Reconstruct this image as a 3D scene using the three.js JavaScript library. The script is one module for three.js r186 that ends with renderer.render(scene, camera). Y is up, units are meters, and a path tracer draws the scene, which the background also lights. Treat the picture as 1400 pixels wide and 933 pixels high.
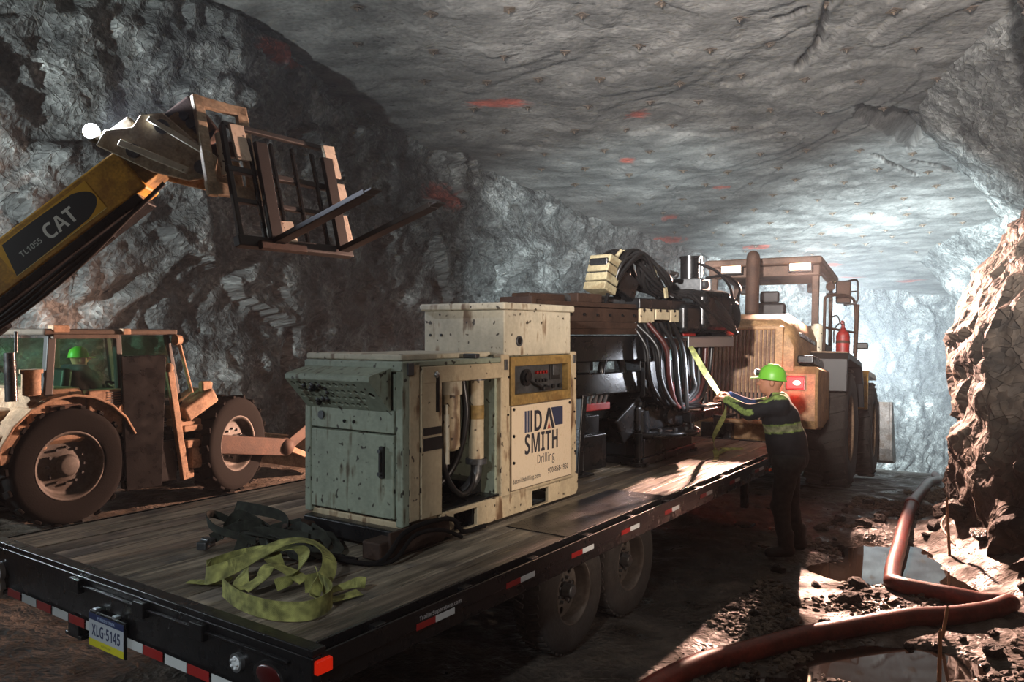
import * as THREE from 'three';
import { RoundedBoxGeometry } from 'three/addons/geometries/RoundedBoxGeometry.js';
import { mergeGeometries, mergeVertices, toCreasedNormals } from 'three/addons/utils/BufferGeometryUtils.js';
import { ImprovedNoise } from 'three/addons/math/ImprovedNoise.js';
import { RectAreaLightUniformsLib } from 'three/addons/lights/RectAreaLightUniformsLib.js';

// ---------------------------------------------------------------- camera, exposure, light
const scene = new THREE.Scene();
scene.background = new THREE.Color(0x000000);
RectAreaLightUniformsLib.init();
const renderer = new THREE.WebGLRenderer({ antialias: true });
renderer.toneMapping = THREE.LinearToneMapping;
renderer.toneMappingExposure = 1.0;
renderer.shadowMap.enabled = true;
const W = 1400, H = 933, FPX = 1059, EYE = 2.1;
const camera = new THREE.PerspectiveCamera(2 * Math.atan(H / 2 / FPX) * 180 / Math.PI, W / H, 0.1, 120);
camera.position.set(0, EYE, 0);
camera.lookAt(0, EYE, -10);
camera.setViewOffset(W, H, 0, 10.5, W, H);          // the lens is shifted a little: level horizon above the middle
scene.add(camera);
// lamps of the place and added unseen ones: strength in candela, colour; the lamps themselves are built with the machines that carry them
const LIGHT = {
  loaderRear: { color: 0xffc8b0, cd: 760 },        // two work lamps on the loader cab, facing back
  loaderFront: { color: 0xdcf0f6, cd: 9000 },      // head lamps of the loader, facing the far wall
  boom: { color: 0xdfeaff, cd: 55 },                // lamp on the boom head
  addedCabLamp: { color: 0xd6e4e6, cd: 400 },           // unseen lamp added on the reach machine's cab, lighting the left wall
  addedCabLow: { color: 0xd4e2ea, cd: 48 },             // second unseen lamp added there as fill for the rear of the trailer
  flood: { color: 0xffc4a6, cd: 680 },             // unseen tripod lamp added ahead, warm light for the compact loader
  side: { color: 0xffead8, cd: 100 },              // unseen tripod lamp added right of the camera to brighten the power pack
  addedMastDeck: { color: 0xe4ecf0, cd: 95 },          // second head added on the mast to brighten the rear of the trailer
  mast: { color: 0xfbf3ec, cd: 4200 },             // unseen mast added behind the camera to light the roof
};
scene.fog = new THREE.FogExp2(0xe8ecf4, 0.0015);      // dust and exhaust hanging in the heading

// ---------------------------------------------------------------- helpers
const R = d => d * Math.PI / 180, V = (x, y, z) => new THREE.Vector3(x, y, z);
let seed = 7;
const rnd = () => { seed |= 0; seed = seed + 0x6D2B79F5 | 0; let t = Math.imul(seed ^ seed >>> 15, 1 | seed); t = t + Math.imul(t ^ t >>> 7, 61 | t) ^ t; return ((t ^ t >>> 14) >>> 0) / 4294967296; };
const rr = (a, b) => a + (b - a) * rnd();
const clamp = (x, a = 0, b = 1) => Math.min(b, Math.max(a, x)), lerp = (a, b, t) => a + (b - a) * t;
const sst = (a, b, x) => { const t = clamp((x - a) / (b - a)); return t * t * (3 - 2 * t); };
const PN = new ImprovedNoise();
const n3 = (x, y, z) => PN.noise(x + 31.7, y + 11.3, z + 57.1);
const fbm = (x, y, z, o = 4) => { let s = 0, a = 1, f = 1, t = 0; for (let i = 0; i < o; i++) { s += a * n3(x * f, y * f, z * f); t += a; a *= .5; f *= 2.03; } return s / t; };
const ridge = (x, y, z, o = 4) => { let s = 0, a = 1, f = 1, t = 0; for (let i = 0; i < o; i++) { s += a * (1 - 2 * Math.abs(n3(x * f, y * f, z * f))); t += a; a *= .5; f *= 2.07; } return s / t; };

const hash = (i, j, k = 0) => { let h = Math.imul(i, 374761393) ^ Math.imul(j, 668265263) ^ Math.imul(k, 1274126177); h = Math.imul(h ^ h >>> 13, 1274126177); return ((h ^ h >>> 16) >>> 0) / 4294967296; };
// broken rock: every cell is a small tilted plane; n > 0 makes it repeat every n cells
function facet(u, v, k, n = 0, tilt = .9) {
  const i = Math.floor(u), j = Math.floor(v); let best = 9, out = 0;
  for (let b = -1; b < 2; b++) for (let a = -1; a < 2; a++) { let ci = i + a, cj = j + b; const wi = n ? ((ci % n) + n) % n : ci, wj = n ? ((cj % n) + n) % n : cj, x = u - ci - hash(wi, wj, k), y = v - cj - hash(wi, wj, k + 1), d = x * x + y * y + .0 * x; if (d < best) { best = d; out = (hash(wi, wj, k + 2) - .5) + tilt * ((hash(wi, wj, k + 3) - .5) * x + (hash(wi, wj, k + 4) - .5) * y); } }
  return out;
}
const taken = {};
const numbered = n => { const k = taken[n] = (taken[n] ?? -1) + 1; return k ? `${n}_${String(k).padStart(3, '0')}` : n; };
function own(o, label, category, group, kind) { o.userData = { label, category }; if (group) o.userData.group = group; if (kind) o.userData.kind = kind; return o; }
function thing(name, label, category, [x, y, z] = [0, 0, 0], turn = 0, group) {
  const o = new THREE.Group(); o.name = numbered(name); scene.add(o); o.position.set(x, y, z); o.rotation.order = 'YXZ'; o.rotation.y = turn;
  return own(o, label, category, group);
}
// every geometry gets uv in metres by the way its faces point, so patterns keep their size
function boxUV(g) {
  const p = g.attributes.position, uv = new Float32Array(p.count * 2), a = V(), b = V(), c = V(), n = V();
  for (let i = 0; i < p.count; i += 3) {
    a.fromBufferAttribute(p, i); b.fromBufferAttribute(p, i + 1); c.fromBufferAttribute(p, i + 2);
    n.subVectors(b, a).cross(V().subVectors(c, a));
    const x = Math.abs(n.x), y = Math.abs(n.y), z = Math.abs(n.z);
    [a, b, c].forEach((q, k) => { const [u, v] = y >= x && y >= z ? [q.x, q.z] : x >= z ? [q.z, q.y] : [q.x, q.y]; uv[(i + k) * 2] = u; uv[(i + k) * 2 + 1] = v; });
  }
  g.setAttribute('uv', new THREE.BufferAttribute(uv, 2)); return g;
}
function join(list) {
  const gs = (Array.isArray(list) ? list : [list]).map(g => { const q = g.index ? g.toNonIndexed() : g.clone(); for (const k of Object.keys(q.attributes)) if (k !== 'position' && k !== 'normal') q.deleteAttribute(k); if (!q.attributes.normal) q.computeVertexNormals(); return q; });
  return boxUV(gs.length > 1 ? mergeGeometries(gs) : gs[0]);
}
function part(name, geo, m, parent, label) {
  const o = new THREE.Mesh(join(geo), m); o.name = parent === scene ? numbered(name) : name; parent.add(o);
  o.castShadow = o.receiveShadow = true; if (label) o.userData.label = label; return o;
}
const solid = (name, geo, m, label, category, group, kind) => own(part(name, geo, m, scene), label, category, group, kind);
const struct = (o) => { o.userData.kind = 'structure'; o.castShadow = o.receiveShadow = true; return o; };
const xf = (g, x, y, z, rx = 0, ry = 0, rz = 0) => { if (rx || ry || rz) g.applyMatrix4(new THREE.Matrix4().makeRotationFromEuler(new THREE.Euler(rx, ry, rz))); return g.translate(x, y, z); };
// box given by its centre
const bx = (w, h, d, x, y, z, rx = 0, ry = 0, rz = 0, bev) => { bev = bev ?? Math.min(.012, Math.min(w, h, d) * .22); return xf(bev > .0006 ? new RoundedBoxGeometry(w, h, d, 1, bev) : new THREE.BoxGeometry(w, h, d), x, y, z, rx, ry, rz); };
// box given by its limits
const bb = (x0, x1, y0, y1, z0, z1, bev) => bx(Math.abs(x1 - x0), Math.abs(y1 - y0), Math.abs(z1 - z0), (x0 + x1) / 2, (y0 + y1) / 2, (z0 + z1) / 2, 0, 0, 0, bev);
const rod = (a, b, r, r2 = r, seg = 10) => { const A = V(...a), B = V(...b), d = B.clone().sub(A), L = d.length(); const g = new THREE.CylinderGeometry(r2, r, L, seg); g.applyQuaternion(new THREE.Quaternion().setFromUnitVectors(V(0, 1, 0), d.normalize())); return g.translate((A.x + B.x) / 2, (A.y + B.y) / 2, (A.z + B.z) / 2); };
// square bar between two points
const bar = (a, b, w, h = w, bev) => { const A = V(...a), B = V(...b), d = B.clone().sub(A), L = d.length(); const g = bx(w, h, L, 0, 0, 0, 0, 0, 0, bev); const m = new THREE.Matrix4().lookAt(B, A, Math.abs(d.y) > .98 * L ? V(1, 0, 0) : V(0, 1, 0)); g.applyMatrix4(m); return g.translate((A.x + B.x) / 2, (A.y + B.y) / 2, (A.z + B.z) / 2); };
const tube = (pts, r, seg, rad = 8) => new THREE.TubeGeometry(new THREE.CatmullRomCurve3(pts.map(p => V(...p)), false, 'centripetal'), seg ?? pts.length * 8, r, rad);
const ball = (r, x, y, z, sx = 1, sy = 1, sz = 1, s = 14) => new THREE.SphereGeometry(r, s, s * .7 | 0).scale(sx, sy, sz).translate(x, y, z);
const lathe = (pts, seg = 32) => new THREE.LatheGeometry(pts.map(([x, y]) => new THREE.Vector2(x, y)), seg);
// outline in (u, v) pushed out along the third axis; axis 'x': u = -z (forward), v = y
const prism = (pts, t, bev = .006, holes = []) => {
  const sh = new THREE.Shape(pts.map(([x, y]) => new THREE.Vector2(x, y)));
  for (const h of holes) sh.holes.push(new THREE.Path(h.map(([x, y]) => new THREE.Vector2(x, y))));
  return new THREE.ExtrudeGeometry(sh, { depth: t - 2 * bev, bevelEnabled: bev > 0, bevelSize: bev, bevelThickness: bev, bevelOffset: -bev, bevelSegments: 1, curveSegments: 12 }).translate(0, 0, bev - t / 2);
};
const sidePrism = (pts, x0, x1, bev, holes) => prism(pts, x1 - x0, bev, holes).rotateY(Math.PI / 2).translate((x0 + x1) / 2, 0, 0);   // u runs forward (-z)
const circ = (cx, cy, r, n = 14) => Array.from({ length: n }, (_, i) => [cx + r * Math.cos(-i / n * 6.2832), cy + r * Math.sin(-i / n * 6.2832)]);
// smooth body out of a distance field (surface nets)
function sdfMesh(f, lo, hi, cell) {
  const nx = Math.ceil((hi[0] - lo[0]) / cell) + 1, ny = Math.ceil((hi[1] - lo[1]) / cell) + 1, nz = Math.ceil((hi[2] - lo[2]) / cell) + 1, F = new Float32Array(nx * ny * nz), id = (i, j, k) => i + nx * (j + ny * k);
  for (let k = 0; k < nz; k++) for (let j = 0; j < ny; j++) for (let i = 0; i < nx; i++) F[id(i, j, k)] = f(lo[0] + i * cell, lo[1] + j * cell, lo[2] + k * cell);
  const vi = new Int32Array(nx * ny * nz).fill(-1), pos = [], idx = [];
  const E = [[0, 1], [2, 3], [4, 5], [6, 7], [0, 2], [1, 3], [4, 6], [5, 7], [0, 4], [1, 5], [2, 6], [3, 7]];
  for (let k = 0; k < nz - 1; k++) for (let j = 0; j < ny - 1; j++) for (let i = 0; i < nx - 1; i++) {
    const c = []; for (let q = 0; q < 8; q++) c.push(F[id(i + (q & 1), j + (q >> 1 & 1), k + (q >> 2))]);
    let n = 0, x = 0, y = 0, z = 0;
    for (const [a, b] of E) if ((c[a] < 0) !== (c[b] < 0)) { const t = c[a] / (c[a] - c[b]); x += (a & 1) + t * ((b & 1) - (a & 1)); y += (a >> 1 & 1) + t * ((b >> 1 & 1) - (a >> 1 & 1)); z += (a >> 2) + t * ((b >> 2) - (a >> 2)); n++; }
    if (n) { vi[id(i, j, k)] = pos.length / 3; pos.push(lo[0] + (i + x / n) * cell, lo[1] + (j + y / n) * cell, lo[2] + (k + z / n) * cell); }
  }
  const quad = (a, b, c, d, flip) => { if (a < 0 || b < 0 || c < 0 || d < 0) return; flip ? idx.push(a, c, b, a, d, c) : idx.push(a, b, c, a, c, d); };
  for (let k = 1; k < nz - 1; k++) for (let j = 1; j < ny - 1; j++) for (let i = 1; i < nx - 1; i++) {
    const s = F[id(i, j, k)] < 0;
    if (s !== F[id(i + 1, j, k)] < 0) quad(vi[id(i, j - 1, k - 1)], vi[id(i, j, k - 1)], vi[id(i, j, k)], vi[id(i, j - 1, k)], !s);
    if (s !== F[id(i, j + 1, k)] < 0) quad(vi[id(i - 1, j, k - 1)], vi[id(i - 1, j, k)], vi[id(i, j, k)], vi[id(i, j, k - 1)], !s);
    if (s !== F[id(i, j, k + 1)] < 0) quad(vi[id(i - 1, j - 1, k)], vi[id(i, j - 1, k)], vi[id(i, j, k)], vi[id(i - 1, j, k)], !s);
  }
  const g = new THREE.BufferGeometry(); g.setAttribute('position', new THREE.Float32BufferAttribute(pos, 3)); g.setIndex(idx); g.computeVertexNormals(); return g;
}
const capsule = (p, a, b, ra, rb) => { const ax = p[0] - a[0], ay = p[1] - a[1], az = p[2] - a[2], dx = b[0] - a[0], dy = b[1] - a[1], dz = b[2] - a[2]; const t = clamp((ax * dx + ay * dy + az * dz) / (dx * dx + dy * dy + dz * dz + 1e-9)); return Math.hypot(ax - dx * t, ay - dy * t, az - dz * t) - lerp(ra, rb, t); };
const smin = (a, b, k) => { const h = Math.max(k - Math.abs(a - b), 0) / k; return Math.min(a, b) - h * h * k / 4; };

// ---------------------------------------------------------------- textures (what surfaces are made of)
function tex(n, fn, { srgb = true, size = 1, h = n } = {}) {
  const d = new Uint8Array(n * h * 4);
  for (let j = 0; j < h; j++) for (let i = 0; i < n; i++) { const c = fn(i / n, j / h), o = (j * n + i) * 4; d[o] = clamp(c[0]) * 255; d[o + 1] = clamp(c[1]) * 255; d[o + 2] = clamp(c[2]) * 255; d[o + 3] = 255; }
  const t = new THREE.DataTexture(d, n, h); t.wrapS = t.wrapT = THREE.RepeatWrapping; t.magFilter = THREE.LinearFilter; t.minFilter = THREE.LinearMipmapLinearFilter; t.generateMipmaps = true;
  if (srgb) t.colorSpace = THREE.SRGBColorSpace; t.repeat.set(1 / size, 1 / size); t.needsUpdate = true; return t;
}
// noise that repeats every unit: perlin on a torus of two circles would be slow, so blend across the border
const tileN = (f) => (u, v) => { const a = sst(.8, 1, u), b = sst(.8, 1, v); if (!a && !b) return f(u, v); if (!b) return lerp(f(u, v), f(u - 1, v), a); return lerp(lerp(f(u, v), f(u - 1, v), a), lerp(f(u, v - 1), f(u - 1, v - 1), a), b); };
const grey = f => (u, v) => { const x = f(u, v); return [x, x, x]; };
const T = {};
{
  const a = tileN((u, v) => fbm(u * 6, v * 6, 1.5, 5)), b = tileN((u, v) => ridge(u * 14, v * 14, 8.2, 3)), c = tileN((u, v) => n3(u * 60, v * 60, 3.3)), s = tileN((u, v) => fbm(u * 22, v * 3, 12.2, 4)), e = tileN((u, v) => fbm(u * 30, v * 30, 77, 2));
  // old paint: stains, runs and chips
  T.paint = tex(512, (u, v) => { let x = .9 + .16 * a(u, v) + .1 * s(u, v) + .05 * c(u, v); const rust = sst(.12, .42, s(u, v) * .75 + a(u, v) * .6); const chip = sst(.36, .46, e(u, v)); x = clamp(x); let col = [x, x * .985, x * .95]; col = col.map((q, i) => lerp(q, [.36, .24, .15][i], rust * .75)); return col.map((q, i) => lerp(q, [.2, .16, .13][i], chip * .85)); }, { size: 1.3 });
  T.dirty = tex(512, (u, v) => { const x = .78 + .3 * a(u, v) + .12 * c(u, v); const m = sst(.0, .3, a(v, u) + .3 * e(u, v)); return [lerp(x, .55, m * .5), lerp(x, .48, m * .5), lerp(x, .42, m * .5)]; }, { size: 1.1 });
  T.grit = tex(512, grey((u, v) => .5 + .28 * b(u, v) * .6 + .25 * a(u, v) + .2 * c(u, v)), { srgb: false, size: .8 });
  T.rough = tex(256, grey((u, v) => .72 + .5 * a(u, v)), { srgb: false, size: .9 });
  // rock: fine colour and relief
  const warp = (f, k = .06, q = 5) => (u, v) => f(u + k * fbm(u * q, v * q, 71, 2), v + k * fbm(u * q, v * q, 93, 2));
  const r1 = tileN(warp((u, v) => ridge(u * 13 + v * 5, v * 9, 4.2, 3), .09)), r2 = tileN((u, v) => fbm(u * 5, v * 5, 20.5, 5)), r3 = tileN(warp((u, v) => ridge(u * 34 - v * 8, v * 22, 40.5, 2), .05, 9)), r4 = tileN((u, v) => fbm(u * 3, v * 3, 120.5, 3));
  const f1 = (u, v) => facet(17 * (u + .015 * Math.sin(6.2832 * 3 * v)), 17 * (v + .02 * Math.sin(6.2832 * 4 * u)), 11, 17, 1.3), f2 = (u, v) => facet(43 * (u + .006 * Math.sin(6.2832 * 9 * v)), 43 * (v + .006 * Math.sin(6.2832 * 8 * u)), 31, 43, 1.5);
  T.rock = tex(1024, (u, v) => { const k = sst(-.2, .3, r4(u, v)), vein = sst(.84, .98, r1(u, v)) * .6 * k + sst(.8, .98, r3(u, v)) * .55 * (.3 + .7 * k); const x = .52 + .4 * r2(u, v) + .1 * f1(u, v) + .16 * f2(u, v) + .12 * c(u, v) + .14 * e(u, v) + vein * .5; return [x, x * 1.0, x * .985]; }, { size: 3.1 });
  T.rockBump = tex(1024, grey((u, v) => .5 + .22 * f1(u, v) + .12 * f2(u, v) + .06 * r3(u, v) + .16 * r2(u, v) + .05 * c(u, v)), { srgb: false, size: 3.1 });
  const q1 = tileN(warp((u, v) => fbm(u * 4, v * 9, 52.5, 5), .05)), q2 = tileN((u, v) => fbm(u * 30, v * 55, 62.5, 3));
  T.roof = tex(1024, (u, v) => { const sp = sst(.3, .5, q2(u, v)); const x = .66 + .45 * q1(u, v) + .12 * c(u, v) - .3 * sp; return [x, x * .99, x * .975]; }, { size: 4.3 });
  T.roofBump = tex(1024, grey((u, v) => .5 + .4 * q1(u, v) + .25 * q2(u, v) + .05 * c(u, v)), { srgb: false, size: 4.3 });
  const m1 = tileN((u, v) => fbm(u * 9, v * 9, 33.5, 5)), m2 = tileN((u, v) => ridge(u * 40, v * 40, 13.5, 2));
  T.mud = tex(1024, (u, v) => { const x = .62 + .5 * m1(u, v) + .14 * m2(u, v); return [x, x * .95, x * .88]; }, { size: 2.3 });
  T.mudBump = tex(1024, grey((u, v) => .5 + .35 * m1(u, v) + .2 * m2(u, v)), { srgb: false, size: 2.3 });
  T.mudRough = tex(512, grey((u, v) => clamp(.62 + 1.1 * m1(v, u))), { srgb: false, size: 2.3 });
  // worn timber: grain along the plank (v)
  const g1 = tileN((u, v) => fbm(u * 34, v * 2.2, 3.5, 4)), g2 = tileN((u, v) => fbm(u * 5, v * 2.5, 45, 4)), g3 = tileN((u, v) => ridge(u * 60, v * 3, 9.5, 2));
  T.wood = tex(1024, (u, v) => { const x = .62 + .42 * g1(u, v) + .25 * g2(u, v) - .1 * sst(.5, .9, g3(u, v)); const d = sst(.05, .35, g2(v, u)); return [lerp(x, x * .72, d), lerp(x * .96, x * .7, d), lerp(x * .88, x * .68, d)]; }, { size: 1.6 });
  T.woodBump = tex(1024, grey((u, v) => .55 + .5 * g1(u, v) - .35 * sst(.55, .9, g3(u, v))), { srgb: false, size: 1.6 });
  T.woodRough = tex(512, grey((u, v) => clamp(.62 + .9 * g2(u, v) + .25 * g1(u, v), .25, 1)), { srgb: false, size: 1.6 });
  T.tread = tex(256, grey((u, v) => { let m = 0; for (const [cx, cy, t] of [[.25, .25, 1], [.75, .75, 1], [.25, .75, -1], [.75, .25, -1]]) { const x = (u - cx) * .707 + t * (v - cy) * .707, y = -(u - cx) * t * .707 + (v - cy) * .707; m = Math.max(m, 1 - sst(.6, 1, Math.hypot(x / .2, y / .06))); } return m; }), { srgb: false, size: .07 });
  const w = tileN((u, v) => fbm(u * 10, v * 10, 61, 4));
  T.cloth = tex(256, grey((u, v) => .74 + .55 * w(u, v) + .1 * Math.sin(u * 400) * Math.sin(v * 400)), { size: .5 });
}
const M = {};
const mat = (name, color, roughness = .7, metalness = 0, o = {}) => (M[name] = Object.assign(new THREE.MeshStandardMaterial({ color, roughness, metalness, ...o }), { name }));
mat('creamPaint', 0xc0b298, .6, 0, { map: T.paint, bumpMap: T.grit, bumpScale: .002 });
mat('whitePaint', 0xc9c4b4, .6, 0, { map: T.paint, bumpMap: T.grit, bumpScale: .002 });
mat('tealPaint', 0x939f92, .6, 0, { map: T.paint, bumpMap: T.grit, bumpScale: .002 });
mat('ochre', 0xa8884a, .65, 0, { map: T.dirty });
mat('catYellow', 0xd9a02c, .5, 0, { map: T.dirty });
mat('catYellowDirty', 0xb58e62, .62, 0, { map: T.dirty, bumpMap: T.grit, bumpScale: .002 });
mat('dustyYellow', 0xab8c70, .8, 0, { map: T.dirty, bumpMap: T.grit, bumpScale: .003 });
mat('blackSteel', 0x17181a, .42, .3, { bumpMap: T.grit, bumpScale: .0015, roughnessMap: T.rough });
mat('darkSteel', 0x2b2c2e, .4, .55, { map: T.dirty, roughnessMap: T.rough });
mat('greySteel', 0x6a6d70, .42, .6, { map: T.dirty });
mat('brightSteel', 0xa9adb0, .3, .9);
mat('rustSteel', 0x4a3326, .75, .3, { map: T.dirty, bumpMap: T.grit, bumpScale: .003 });
mat('rubber', 0x141313, .85, 0, { bumpMap: T.grit, bumpScale: .002 });
M.rubber = Object.assign(new THREE.MeshPhysicalMaterial({ color: 0x100f0f, roughness: .95, specularIntensity: .25, bumpMap: T.grit, bumpScale: .002 }), { name: 'rubber' });
mat('dustyRubber', 0x322d29, .95, 0, { map: T.dirty, bumpMap: T.grit, bumpScale: .004 });
mat('blackHose', 0x111112, .38, 0);
mat('greyRim', 0x5d5a56, .7, .3, { map: T.dirty });
mat('redRim', 0x585049, .75, .2, { map: T.dirty });
mat('redPaint', 0xa01c14, .5, 0, { map: T.dirty });
mat('blackPlastic', 0x0e0e0f, .55, 0);
mat('glass', 0x8fa89c, .06, 0, {});
M.glass = Object.assign(new THREE.MeshPhysicalMaterial({ color: 0xcfe4d8, roughness: .05, transmission: 1, thickness: 0, ior: 1.45 }), { name: 'glass' });
M.clearGlass = Object.assign(new THREE.MeshPhysicalMaterial({ color: 0xffffff, roughness: .05, transmission: 1, thickness: 0, ior: 1.45 }), { name: 'clearGlass' });
mat('woodOld', 0xb9b3ab, 1, 0, { map: T.wood, bumpMap: T.woodBump, bumpScale: .006, roughnessMap: T.woodRough });
mat('woodPale', 0xcac3ba, 1, 0, { map: T.wood, bumpMap: T.woodBump, bumpScale: .006, roughnessMap: T.woodRough });
mat('woodDark', 0x989089, 1, 0, { map: T.wood, bumpMap: T.woodBump, bumpScale: .006, roughnessMap: T.woodRough });
mat('treadPlate', 0x202123, .5, .6, { bumpMap: T.tread, bumpScale: .003, roughnessMap: T.rough });
mat('strapYellow', 0xa8aa62, .85, 0, { map: T.cloth, side: THREE.DoubleSide });
mat('strapDark', 0x33382f, .9, 0, { map: T.cloth, side: THREE.DoubleSide });
mat('lime', 0x9ad63a, .7, 0, {});
mat('hose', 0x8a3a2c, .42, 0, { map: T.dirty });
mat('redLens', 0x7a0808, .25, 0);
mat('amberLens', 0xd8521c, .25, 0);
mat('whiteLens', 0xc9cfd2, .2, 0);
mat('tapeRed', 0x8f1c1a, .35, 0);
mat('tapeWhite', 0xbfc4c4, .3, 0);
const glow = (name, hex, k) => (M[name] = Object.assign(new THREE.MeshStandardMaterial({ color: 0x000000, emissive: hex, emissiveIntensity: k, roughness: .4 }), { name }));
glow('lampWarm', 0xffc9a0, 14); glow('lampCool', 0xeaf2ff, 16); glow('lampRed', 0xff0408, 2.2); glow('lampRedCore', 0xffa090, 9); glow('screenGreen', 0xffc050, 1.2); glow('amberGlow', 0xff2c0c, .4);
// lamp: a light just in front of its glowing face, all shadows on
function spot(parent, [x, y, z], [tx, ty, tz], spec, angle = 75, pen = .8, radius = 3) {
  const l = new THREE.SpotLight(spec.color, spec.cd, 0, R(angle), pen, 2); l.position.set(x, y, z); l.target.position.set(tx, ty, tz); parent.add(l, l.target); l.castShadow = true; l.shadow.radius = radius; return l;
}
// ---------------------------------------------------------------- the mine: floor, roof, ribs and pillars (x right, d = -z away from the camera)
const floorBase = (x, d) => { const t = Math.max(0, .5 * x + .866 * d - 10.3); return -.16 * t * t / (t + 3); };
const roofBase = (x, d) => { const t = Math.max(0, d - 8); return 9 - .15 * (t < 2 ? t * t / 4 : t - 1) - .15; };
const PUD = [[3.82, 7.0, .92, .95, .075], [3.02, 6.86, .42, .34, .05], [2.45, 4.92, .62, .36, .06], [1.55, 4.55, .35, .2, .05], [7.2, 15, 2.6, 3.2, .08]];
const ruts = (x, d) => { // keep the ground calm where machines stand
  let k = 1; for (const [cx, cd, r] of [[-.2, 5.6, 3.4], [-5.2, 9.3, 2.2], [4.2, 13.4, 3]]) k = Math.min(k, sst(r * .7, r * 1.15, Math.hypot(x - cx, d - cd))); return k; };
const floorY = (x, d) => {
  let y = floorBase(x, d), k = lerp(.12, 1, ruts(x, d));
  y += k * (.05 * fbm(x * .6, d * .6, 2, 3) + .045 * ridge(x * 2.4, d * 2.4, 5, 3) * sst(-.2, .3, fbm(x * .5, d * .5, 9, 2) + .15) + .03 * fbm(x * 7, d * 7, 7, 3) + .022 * ridge(x * 5.5, d * 5.5, 17, 2)) - .012 * (1 - k);
  for (const [px, pd, a, b, depth] of PUD) { const q = Math.hypot((x - px) / a, (d - pd) / b) + .35 * fbm(x * 2.1, d * 2.1, 4, 3); y = lerp(y, floorBase(x, d) - depth + .35 * (y - floorBase(x, d)), 1 - sst(.7, 1.15, q)); }
  const rp = Math.hypot(x - 7.43, d - 6.44); y += .5 * (1 - sst(2.7, 3.7, rp)) * (1 + .5 * fbm(x * 2, d * 2, 3, 2));          // rubble toe of the near pillar
  return y;
};
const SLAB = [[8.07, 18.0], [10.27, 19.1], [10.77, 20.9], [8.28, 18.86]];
const inside = (x, d, P) => { let c = false; for (let i = 0, j = P.length - 1; i < P.length; j = i++) { const [xi, yi] = P[i], [xj, yj] = P[j]; if ((yi > d) !== (yj > d) && x < (xj - xi) * (d - yi) / (yj - yi) + xi) c = !c; } return c; };
const seg = (x, d, [x0, d0], [x1, d1]) => { const t = clamp(((x - x0) * (x1 - x0) + (d - d0) * (d1 - d0)) / ((x1 - x0) ** 2 + (d1 - d0) ** 2)); return Math.hypot(x - x0 - t * (x1 - x0), d - d0 - t * (d1 - d0)); };
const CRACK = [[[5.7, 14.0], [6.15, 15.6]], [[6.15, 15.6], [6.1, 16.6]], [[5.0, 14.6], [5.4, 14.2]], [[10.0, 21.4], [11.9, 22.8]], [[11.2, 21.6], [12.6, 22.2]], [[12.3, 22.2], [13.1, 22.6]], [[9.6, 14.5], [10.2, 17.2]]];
const roofY = (x, d) => {
  let y = roofBase(x, d) + .14 * fbm(x * .22, d * .3, 6, 3) + .05 * fbm(x * 1.1, d * .8, 16, 3) + .03 * ridge(x * 3, d * 2.2, 26, 3);
  const st = Math.floor(fbm(x * .28 + .1 * d, d * .22, 36, 2) * 5); y += st * .05;                                         // thin beds broken away
  if (inside(x + .12 * n3(x * 3, d * 3, 1), d + .12 * n3(x * 3, d * 3, 9), SLAB)) y += .62 * clamp(seg(x, d, SLAB[3], SLAB[2]) / .75);
  for (const [a, b] of CRACK) { const s = seg(x, d, a, b) + .05 * n3(x * 4, d * 4, 2); y += .14 * (1 - sst(.02, .09, s)); }
  return y;
};
function sheet(nu, nv, f, colour) {
  const p = new Float32Array((nu + 1) * (nv + 1) * 3), uv = new Float32Array((nu + 1) * (nv + 1) * 2), c = new Float32Array((nu + 1) * (nv + 1) * 3), idx = [];
  for (let j = 0; j <= nv; j++) for (let i = 0; i <= nu; i++) {
    const o = j * (nu + 1) + i, q = f(i / nu, j / nv, i, j); p.set(q.slice(0, 3), o * 3); uv.set(q.slice(3, 5), o * 2); c.set(colour(q[0], q[1], q[2], q), o * 3);
    if (i < nu && j < nv) idx.push(o, o + 1, o + nu + 2, o, o + nu + 2, o + nu + 1);
  }
  const g = new THREE.BufferGeometry(); g.setAttribute('position', new THREE.BufferAttribute(p, 3)); g.setAttribute('uv', new THREE.BufferAttribute(uv, 2)); g.setAttribute('color', new THREE.BufferAttribute(c, 3)); g.setIndex(idx); g.computeVertexNormals(); return g;
}
const raw = (name, g, m, parent = scene) => { const o = new THREE.Mesh(g, m); o.name = parent === scene ? numbered(name) : name; parent.add(o); o.castShadow = o.receiveShadow = true; return o; };
M.rock = Object.assign(new THREE.MeshStandardMaterial({ vertexColors: true, map: T.rock, roughness: .78, bumpMap: T.rockBump, bumpScale: .16, side: THREE.DoubleSide }), { name: 'rock' });
M.roof = Object.assign(new THREE.MeshStandardMaterial({ vertexColors: true, map: T.roof, roughness: .85, bumpMap: T.roofBump, bumpScale: .05, side: THREE.DoubleSide }), { name: 'roofRock' });
M.mud = Object.assign(new THREE.MeshStandardMaterial({ vertexColors: true, map: T.mud, roughness: 1, roughnessMap: T.mudRough, bumpMap: T.mudBump, bumpScale: .045, side: THREE.DoubleSide }), { name: 'mud' });
M.water = Object.assign(new THREE.MeshStandardMaterial({ color: 0x241d18, roughness: .03, metalness: 0 }), { name: 'water' });
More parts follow.
